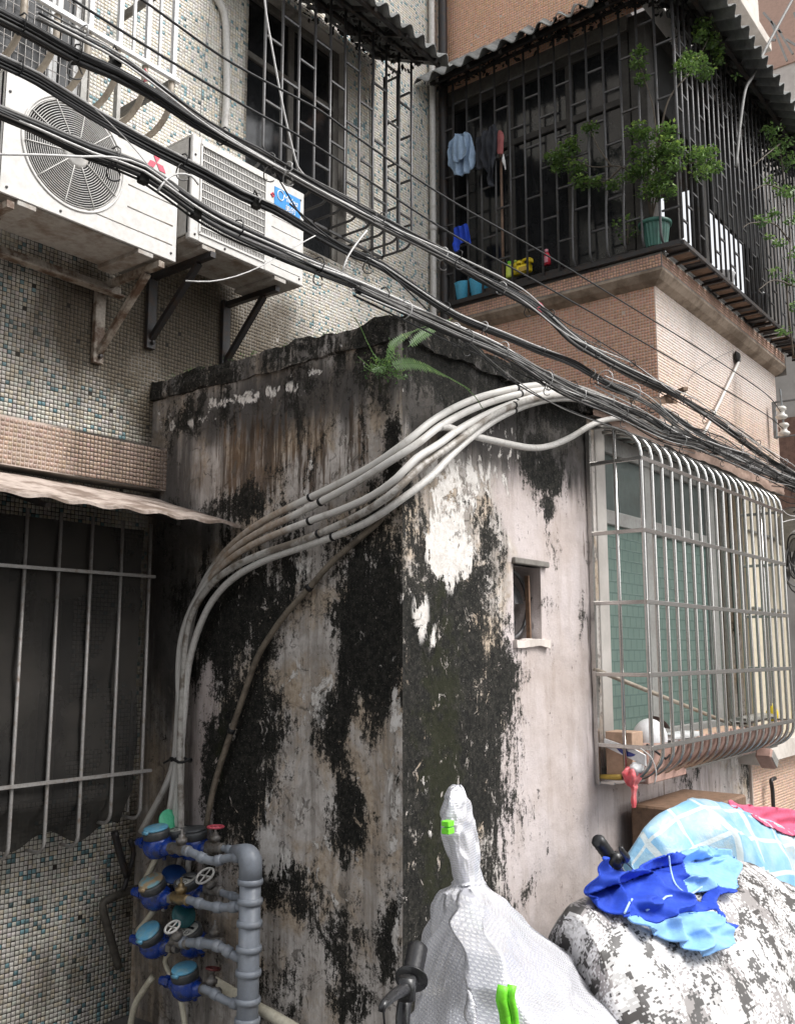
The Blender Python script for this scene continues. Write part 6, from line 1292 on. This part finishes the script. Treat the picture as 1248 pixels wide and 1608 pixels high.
boxat('cardboard_box', 'flattened pinkish cardboard lying along the steel cage behind the helmet', 'box', (1018, 1165, 1075, 1232), 1.96, 2.12, M_CARDPINK, False)
g = G(); xa_, xb_ = 4.72, 6.5                           # pinkish board lining the belly of the cage
def lining(u, v):
    x = xa_ + u * (xb_ - xa_); a = v * math.pi / 2; return (x, YS + .022 + .165 * (1 - math.cos(a)) + .006 * fbm(x * 4, v * 3, 0), zr[4] - .02 + .05 * (1 - v) * (.6 + .4 * fbm(x * 3, 0, 1)) - .125 * math.sin(a))
g.grid(lining, 60, 8); o = tag(obj('board_lining', g, M_CARDPINK, None, True), 'faded pink board lining the rounded belly of the steel cage', 'board'); md = o.modifiers.new('thickness', 'SOLIDIFY'); md.thickness = .005
for k, (l, tp, r_, bt, m_, lab) in enumerate([(1040, 1168, 1070, 1200, M_BLACKPLAS, 'black box behind the bars in the steel cage, next to the helmet'), (1055, 1148, 1100, 1170, M_WHITEPLAS, 'white bag of odds in the middle of the steel cage'), (1100, 1140, 1160, 1172, M_CARD, 'long brown board on edge in the middle of the steel cage'), (1170, 1120, 1215, 1132, M_GREYALU, 'long grey packet at the far end of the steel cage'), (1150, 1140, 1200, 1166, simple('dark_red_crate', (.20, .08, .06), .8), 'dark red crate at the far end of the steel cage')]):
    a = W(l, bt, y=1.99); b = W(r_, tp, y=1.99); z0_ = max(a.z, zr[4] - .13); t = thing('stored_item', lab, 'packet' if k else 'box', (a.x, 1.99, z0_)); g = G()
    g.v = []; n0 = 0; gg = G(); gg.bbox(a.x, b.x, 1.97, 2.10, min(z0_, b.z - .04), b.z, .02); gg.v = [(x + .008 * fbm(x * 9, y * 9, z * 9), y, z + .010 * fbm(x * 8, z * 8, 1)) for x, y, z in gg.v]; obj('body', gg, m_, t, True)
g = G(); a = W(1212, 1125, y=2.0); g.lathe([(0, 0), (.035, 0), (.04, .06), (.02, .10), (.012, .12), (0, .12)], Matrix.Translation(a - Vector((0, 0, .03))), 14); tag(obj('yellow_bottle', g, M_YELLOW, None, True), 'small yellow bottle at the far end of the steel cage', 'bottle')
# white carton with navy flash
t = thing('printed_carton', 'long white carton with navy print lying slanted on the cardboard box', 'carton', W(946, 1165, y=1.90))
a, b = W(948, 1160, x=4.352), W(1012, 1186, x=4.345); d = b - a; g = G(); h_ = .062
g.add([a, a + d * .7 + Vector((0, 0, .008)), b, b - Vector((0, 0, h_ * .8)), a - Vector((0, 0, h_ * .6))] + [q + Vector((.015, 0, 0)) for q in (a, a + d * .7 + Vector((0, 0, .008)), b, b - Vector((0, 0, h_ * .8)), a - Vector((0, 0, h_ * .6)))], [(0, 1, 2, 3, 4), (9, 8, 7, 6, 5), (0, 5, 6, 1), (1, 6, 7, 2), (2, 7, 8, 3), (3, 8, 9, 4), (4, 9, 5, 0)]); obj('carton', g, M_WHITEPLAS, t)
g = G(); g.grid(lambda u, v: tuple(a + d * (.28 + .5 * u) + Vector((-.002, 0, -h_ * (.22 + .42 * v * math.sin(u * math.pi) ** .7)))), 14, 3); obj('print', g, M_NAVY, t)
# helmet
t = thing('helmet', 'white and black riding helmet wedged behind the near bars of the steel cage', 'helmet', W(1022, 1165, y=2.0)); c = W(1020, 1160, y=1.985)
g = G(); g.grid(lambda u, v: tuple(c + Vector((.095 * math.sin(v * 1.7) * math.cos(u * 6.283), .085 * math.sin(v * 1.7) * math.sin(u * 6.283), .10 * math.cos(v * 1.7)))), 24, 12); obj('shell', g, M_WHITEPLAS, t, True)
g = G(); g.grid(lambda u, v: tuple(c + Vector((.03, .0, .0)) + Vector((.104 * math.sin(.25 + v * .9) * math.cos(-1.2 + u * 2.0), .10 * math.sin(.25 + v * .9) * math.sin(-1.2 + u * 2.0), .112 * math.cos(.25 + v * .9)))), 16, 8); obj('visor', g, M_BLACKPLAS, t, True)
g = G(); g.tube([c + Vector((-.09, -.02, -.02)), c + Vector((-.03, -.09, -.09)), c + Vector((.05, -.08, -.08))], .006, 6); obj('strap', g, M_BLACKRUB, t, True)
g = G(); g.tube([W(943, 1221, x=4.355), W(974, 1221, x=4.355)], .015, 12); tag(obj('mustard_roll', g, M_OCHRE, None, True), 'mustard yellow roll lying at the near bottom corner of the steel cage', 'roll')
g = G(); g.tube([W(931, 1050, x=4.33), W(1000, 1078, x=4.50), W(1150, 1138, y=2.16)], .011, 8); tag(obj('slanting_pole', g, M_PVCTAN, None, True), 'thin pole slanting down through the steel cage from its near upright', 'pole')
g = G(); g.tube(crv([W(1005, 1175, y=1.9), W(1022, 1190, y=1.86), W(1030, 1215, y=1.85), W(1026, 1232, y=1.86)], .02), .003, 5); tag(obj('loose_strap', g, WH_, None, True), 'thin white strap hanging through the bars near the red bag', 'strap')
# red plastic bag
t = thing('plastic_bag', 'crumpled red and white plastic bag hanging from the near bottom corner of the steel cage', 'bag', W(992, 1235, y=1.84)); c0 = W(992, 1222, y=1.83)
def bagf(u, v):
    a = u * 2 * math.pi; prof_ = [(.012, 1268), (.018, 1258), (.014, 1246), (.022, 1236), (.050, 1224), (.062, 1214), (.050, 1206), (.03, 1203)]; q = (1 - v) * 7; i = min(6, int(q)); f = q - i; r_ = prof_[i][0] * (1 - f) + prof_[i + 1][0] * f; py_ = prof_[i][1] * (1 - f) + prof_[i + 1][1] * f
    cc = W(992 + (3 if py_ > 1235 else 0), py_, x=4.325); r_ *= 1 + .30 * math.sin(a * 5 + v * 3) * .6 + .25 * fbm(math.cos(a) * 2, math.sin(a) * 2, v * 6); return (cc.x + r_ * math.cos(a), cc.y + r_ * .6 * math.sin(a), cc.z)
g = G(); g.grid(bagf, 40, 30, True); obj('bag_body', g, M_REDBAG, t, True)
g = G(); c1_ = W(999, 1207, x=4.34); g.grid(lambda u, v: tuple(c1_ + Vector((.055 * math.sin(v * 3.1) * math.cos(u * 6.28) * (1 + .3 * fbm(u * 5, v * 5, 2)), .03 * math.sin(v * 3.1) * math.sin(u * 6.28), .030 * math.cos(v * 3.1) + .012 * fbm(u * 6, v * 6, 0)))), 24, 12); obj('white_bag', g, M_WHITEPLAS, t, True)
# lamp and pipe stub under the far end
t = thing('wall_lamp', 'pinkish metal lamp box hung tilted under the far end of the steel cage', 'lamp', W(1200, 1190, y=1.95)); a = W(1190, 1178, y=1.95)
M = Matrix.Translation(W(1203, 1191, y=1.93)) @ Matrix.Rotation(R(38), 4, 'Y'); g = G(); g.bbox(-.07, .07, -.05, .05, -.035, .035, .01); g.v = [tuple(M @ Vector(v)) for v in g.v]; obj('housing', g, M_CARDPINK, t); g = G(); g.bbox(-.06, .06, -.054, -.05, -.028, .028, .001); g.v = [tuple(M @ Vector(v)) for v in g.v]; obj('face', g, M_GREYALU, t)
plainpipe('short dark standpipe on the tiled plinth at the far right', [(1214, 1276), (1212, 1240), (1210, 1226), (1216, 1222)], .014, M_BLACKIRON, y=2.08, name='standpipe')

# ================================================================== COVERED BIKES AND CLOTHS
def ridge_cover(name, label, cat, ridge, mat, seed, fold=.02, nu=120, nv=70):
    """cloth over something: a ridge line with width in front and behind, falling to the ground; ridge items (point, front width, back width)"""
    t = thing(name, label, cat, (ridge[0][0].x, ridge[0][0].y, 0)); P = [r[0] for r in ridge]; g = G(); uv = []
    L = [0]
    for i in range(1, len(P)): L.append(L[-1] + (P[i] - P[i - 1]).length)
    def at(s):
        s *= L[-1]; i = max(k for k in range(len(L) - 1) if L[k] <= s + 1e-9); f = (s - L[i]) / (L[i + 1] - L[i]); f2 = f * f * (3 - 2 * f) * .5 + f * .5
        return P[i].lerp(P[i + 1], f2), ridge[i][1] * (1 - f) + ridge[i + 1][1] * f, ridge[i][2] * (1 - f) + ridge[i + 1][2] * f
    for j in range(nv + 1):
        for i in range(nu + 1):
            u = i / nu; v = j / nv * 2 - 1; p, fw_, bw = at(u); w = fw_ if v > 0 else bw; a = abs(v)
            z = p.z * (1 - a ** 1.35); off = w * (a ** .75)
            q = Vector((p.x + .10 * off * 0, p.y - off * (1 if v > 0 else -1), z))
            d = fold * (fbm(u * 9, v * 2.2, seed, 4) + .9 * (1 - abs(noise.noise(Vector((u * 14 + v * 1.5, v * 1.2, seed)))) * 3)) * min(1, a * 3 + .25)
            q += Vector((.3 * d, -d if v > 0 else d, .55 * d)); g.v.append(tuple(q)); uv.append((u * L[-1], v * 1.15))
    for j in range(nv):
        for i in range(nu): g.f.append((j * (nu + 1) + i, (j + 1) * (nu + 1) + i, (j + 1) * (nu + 1) + i + 1, j * (nu + 1) + i + 1))
    g.uv = uv; o = obj('cover', g, mat, t, True); md = o.modifiers.new('thickness', 'SOLIDIFY'); md.thickness = .003; return t, g
yc = 1.15
plaid, _ = ridge_cover('plaid_sheet', 'light blue checked plastic sheet over a mound behind the camouflage cover', 'sheet',
    [(W(975, 1420, y=1.72), .06, .05), (W(985, 1345, y=1.70), .12, .08), (W(1012, 1300, y=1.66), .22, .15), (W(1050, 1266, y=1.62), .32, .2), (W(1082, 1253, y=1.60), .36, .22), (W(1130, 1258, y=1.58), .38, .25), (W(1180, 1280, y=1.55), .38, .25), (W(1248, 1308, y=1.52), .38, .3), (W(1330, 1345, y=1.50), .38, .3)], M_PLAID, 3.3, .05)
camc, cg = ridge_cover('covered_bike', 'bike under a grey and white digital camouflage cover', 'covered bike',
    [(W(874, 1560, y=yc + .06), .10, .06), (W(882, 1490, y=yc + .04), .20, .12), (W(892, 1440, y=yc), .34, .18), (W(905, 1420, y=yc), .42, .22), (W(935, 1405, y=yc), .46, .25), (W(985, 1385, y=yc - .02), .50, .25), (W(1050, 1362, y=yc - .03), .52, .28), (W(1120, 1346, y=yc - .02), .52, .28), (W(1165, 1354, y=yc), .52, .28), (W(1210, 1382, y=yc), .52, .28), (W(1260, 1412, y=yc), .52, .28), (W(1360, 1470, y=yc), .5, .28)], M_CAMO, 8.1, .026, 200, 120)
from mathutils.bvhtree import BVHTree
bv = BVHTree.FromPolygons(cg.v, cg.f); eye = Vector((0, 0, EYE))
def drape(x, y, lift=.030):
    d = (W(x, y, y=1.0) - eye).normalized(); h = bv.ray_cast(eye, d)
    p = h[0] if h[0] is not None else W(x, y, y=yc - .03)
    if h[0] is not None and p.y > yc + .02: p = W(x, y, y=yc)
    return p - d * lift
def jf(x, y):
    n1 = 1 - min(1, abs(noise.noise(Vector((x / 60. + y / 70., y / 42. - x / 85., 8.)))) * 3.4); n2 = noise.noise(Vector((x / 30., y / 26., 2.)))
    d = .034 * n1 ** 1.3 + .014 * n2 + .004 * noise.noise(Vector((x / 11., y / 13., 3.)))
    return Vector((.0, -d, d * .3))
jp = [(930,1347),(937,1348),(968,1372),(1000,1363),(1035,1345),(1056,1339),(1064,1360),(1078,1392),(1080,1402),(1112,1425),(1100,1432),(1075,1432),(1045,1440),(1028,1450),(1010,1444),(1000,1436),(985,1440),(960,1435),(935,1420),(919,1410),(922,1392),(928,1370)]
jk = cloth('blue_jacket', 'crumpled cobalt and sky blue work jacket thrown over the camouflage cover', 'jacket', [
    (jp, M_COBALT, 'cobalt_body'),
    ([(1056,1339),(1080,1334),(1100,1329),(1130,1336),(1148,1358),(1152,1374),(1156,1392),(1140,1398),(1122,1388),(1106,1398),(1080,1404),(1076,1390),(1064,1360)], M_SKYCLOTH, 'sky_blue_shoulder'),
    ([(1106,1398),(1124,1388),(1142,1398),(1140,1404),(1128,1402),(1116,1408),(1112,1430),(1140,1452),(1147,1462),(1140,1468),(1120,1452),(1110,1432),(1098,1425)], M_COBALT, 'cobalt_cuff'),
    ([(985,1440),(1003,1436),(1012,1446),(1028,1452),(1046,1441),(1075,1433),(1108,1432),(1122,1450),(1136,1468),(1132,1484),(1112,1496),(1102,1503),(1090,1500),(1075,1490),(1040,1472),(1005,1456)], M_SKYCLOTH, 'sky_blue_sleeve')], lambda x, y: drape(x, y), 1.9, jf, th=.004)
def seam(pts, r=.003):
    P = [drape(a, b, .034) + jf(a, b) for a, b in pts]; g = G(); g.tube(crv(P, .01), r, 6); obj('seam_piping', g, M_PIPING, jk, True)
seam([(1038, 1346), (1050, 1370), (1062, 1390), (1074, 1406)]); seam([(1012, 1430), (1026, 1415), (1045, 1408), (1074, 1407)]); seam([(966, 1436), (974, 1420), (986, 1413)]); seam([(1076, 1408), (1098, 1396), (1108, 1384)])
# handlebar that sticks out of the camouflage cover
def grip_bar(name, label, A, B, Cp, r, lever, mats):
    t = thing(name, label, 'handlebar', B); d = (A - B); g = G()
    prof = [B + d * f for f in np.linspace(0, 1, 13)]; g.tube([B] + [p for p in prof[1:]], [r * (1.0 + .10 * (i % 2)) for i in range(12)] + [r * .8], 14); obj('grip', g, M_GRIP, t, True)
    g = G(); g.tube([B, B - d * .05], r * 1.7, 18); obj('collar', g, M_BLACKPLAS, t, True)
    g = G(); g.tube(crv([B] + Cp, .02), r * .72, 12); obj('bar', g, mats, t, True)
    g = G(); c = crv(lever, .01); g.tube(c, np.linspace(r * .65, r * .35, len(c)), 8); g.tube([lever[0] - Vector((0, 0, r)), lever[0] + Vector((0, 0, r))], r * .9, 10); stuff(obj('brake_lever', g, M_BLACKPLAS, t, True)); return t
hb = grip_bar('handlebar', 'black rubber grip and brake lever sticking up behind the blue jacket', W(937, 1318, y=1.12), W(962, 1352, y=1.12), [W(972, 1366, y=1.13), W(985, 1390, y=1.15)], .0165, [W(966, 1350, y=1.10), W(980, 1350, y=1.08), W(984, 1346, y=1.06), (W(976, 1336, y=1.06)), W(974, 1330, y=1.06)], M_STEEL)
g = G(); g.tube(crv([W(978, 1352, y=1.08), W(986, 1358, y=1.08), W(996, 1368, y=1.10)], .01), .0016, 5); obj('brake_cable', g, M_BLACKRUB, hb, True)
# silver cover over the scooter, its mirror making a horn
sv = thing('covered_scooter', 'scooter under a silver quilted cover with one mirror poking up like a horn', 'covered scooter', (1.9, 1.1, 0)); g = G(); uv = []
LV = [(1233, 713, 717, 721, .005, 1.20), (1238, 707, 717, 728, .012, 1.20), (1250, 702, 718, 733, .020, 1.20), (1280, 697, 720, 741, .030, 1.20), (1310, 698, 722, 747, .034, 1.20), (1340, 705, 728, 751, .032, 1.20), (1368, 716, 735, 752, .030, 1.20), (1384, 720, 739, 757, .030, 1.20), (1396, 708, 741, 767, .045, 1.20),
      (1404, 696, 743, 775, .07, 1.20), (1425, 688, 748, 796, .11, 1.20), (1460, 681, 764, 832, .17, 1.20), (1500, 668, 786, 874, .22, 1.20), (1550, 653, 814, 926, .27, 1.20), (1608, 636, 846, 990, .31, 1.20), (1700, 606, 880, 1060, .36, 1.20), (1900, 560, 940, 1180, .40, 1.20), (2150, 540, 980, 1240, .42, 1.20)]
NV, NU = 170, 96
for j in range(NV + 1):
    q = j / NV * (len(LV) - 1); i = min(len(LV) - 2, int(q)); f = q - i; a, b = LV[i], LV[i + 1]; py_, l, c_, r_, dp, yy = [a[k] * (1 - f) + b[k] * f for k in range(6)]
    Lp, Rp = W(l, py_, y=yy), W(r_, py_, y=yy - .3 * dp * 0); Cp_ = W(c_, py_, y=yy - dp); Bp = (Lp + Rp) / 2 + Vector((0, dp * .9 + .01, 0))
    horn = py_ < 1390
    for k in range(NU):
        s = k / NU * 4; seg = int(s); t_ = s - seg; pts4 = [Lp, Cp_, Rp, Bp]; A_, B_ = pts4[seg], pts4[(seg + 1) % 4]; z_ = A_.z * (1 - t_) + B_.z * t_
        p = A_.lerp(B_, t_); mid_ = (Lp + Rp) / 2; bul = math.sin(t_ * math.pi) * (.28 if horn else .10)
        o_ = (p - mid_); o_.z = 0; p = p + o_ * bul
        if not horn:
            gro = .06 * math.exp(-((s - .72) / .10) ** 2) * min(1, (py_ - 1395) / 60.); p += Vector((0, gro, 0))
            fo = .026 * (1 - 3 * abs(noise.noise(Vector((s * 1.5, py_ / 120., 4.))))) + .022 * noise.noise(Vector((s * 3.2 + py_ / 90., py_ / 70., 2.))); p += Vector((0, -fo, fo * .3)) * min(1, (py_ - 1390) / 40.)
            e_ = .005 * (1 - 4 * abs(noise.noise(Vector((s * 5, py_ / 200. - s, 9.))))); p += Vector((0, -e_, 0))
        else: p += Vector((0, -.006, .002)) * (1 - 3 * abs(noise.noise(Vector((s * 2.5, py_ / 30., 4.)))))
        p.z = max(.02, p.z); g.v.append(tuple(p)); uv.append((s * .28 * (.35 if horn else 1), -p.z if p.z else 0))
for j in range(NV):
    for k in range(NU): g.f.append((j * NU + k, (j + 1) * NU + k, (j + 1) * NU + (k + 1) % NU, j * NU + (k + 1) % NU))
g.uv = uv; obj('cover', g, M_SILVER, sv, True)
a = W(704, 1298, y=1.165); g = G(); g.bbox(a.x - .012, a.x + .010, a.y - .008, a.y + .01, a.z - .014, a.z - .002, .001); g.bbox(a.x - .012, a.x + .010, a.y - .008, a.y + .01, a.z + .001, a.z + .012, .001); stuff(obj('green_tab', g, M_LIMEGREEN, sv))
g = G(); P = px([(790, 1548), (787, 1570), (792, 1590), (797, 1640)], y=.90); g.tube(crv(P, .02), .010, 8); g.tube(crv([p + Vector((.012, -.01, 0)) for p in P], .02), .008, 8); tag(stuff(obj('green_strap', g, M_LIMEGREEN, sv, True)), None, None)
hb2 = grip_bar('handlebar', 'large black grip, collar and brake lever in front of the silver cover at the bottom', W(656, 1486, y=1.16), W(646, 1536, y=1.13), [W(641, 1555, y=1.11), W(634, 1580, y=1.10), W(632, 1625, y=1.09), W(640, 1680, y=1.09)], .0185, [W(638, 1552, y=1.08), W(622, 1560, y=1.06), W(612, 1568, y=1.05), W(602, 1578, y=1.04), W(599, 1588, y=1.04)], M_BLACKPLAS)
g = G(); g.tube([W(602, 1585, y=1.04), W(606, 1640, y=1.05)], .002, 5); obj('brake_cable', g, M_BLACKRUB, hb2, True)
# raspberry cloth on the plaid sheet
bvp = BVHTree.FromPolygons(_.v, _.f)
def drape2(x, y):
    d = (W(x, y, y=1.0) - eye).normalized(); h = bvp.ray_cast(eye, d); p = h[0] if h[0] is not None else W(x, y, y=1.56); return p - d * .02
cloth('raspberry_cloth', 'raspberry pink cloth lying along the top of the blue checked sheet', 'cloth', [([(1138,1257),(1146,1255),(1160,1264),(1182,1262),(1186,1268),(1205,1266),(1248,1272),(1275,1276),(1275,1320),(1248,1315),(1215,1302),(1195,1292),(1182,1282),(1170,1272),(1148,1266)], M_PINKCLOTH, 'cloth')], drape2, 3., lambda x, y: Vector((0, -1, .4)) * (.02 * noise.noise(Vector((x / 22., y / 11., 3)))), th=.004)
g = G(); g.bbox(4.6, 5.3, 1.75, 2.1, 0, .84, .01); o = tag(obj('wooden_crate', g, M_WOODPOLE), 'brown wooden crate half hidden behind the blue checked sheet', 'crate')
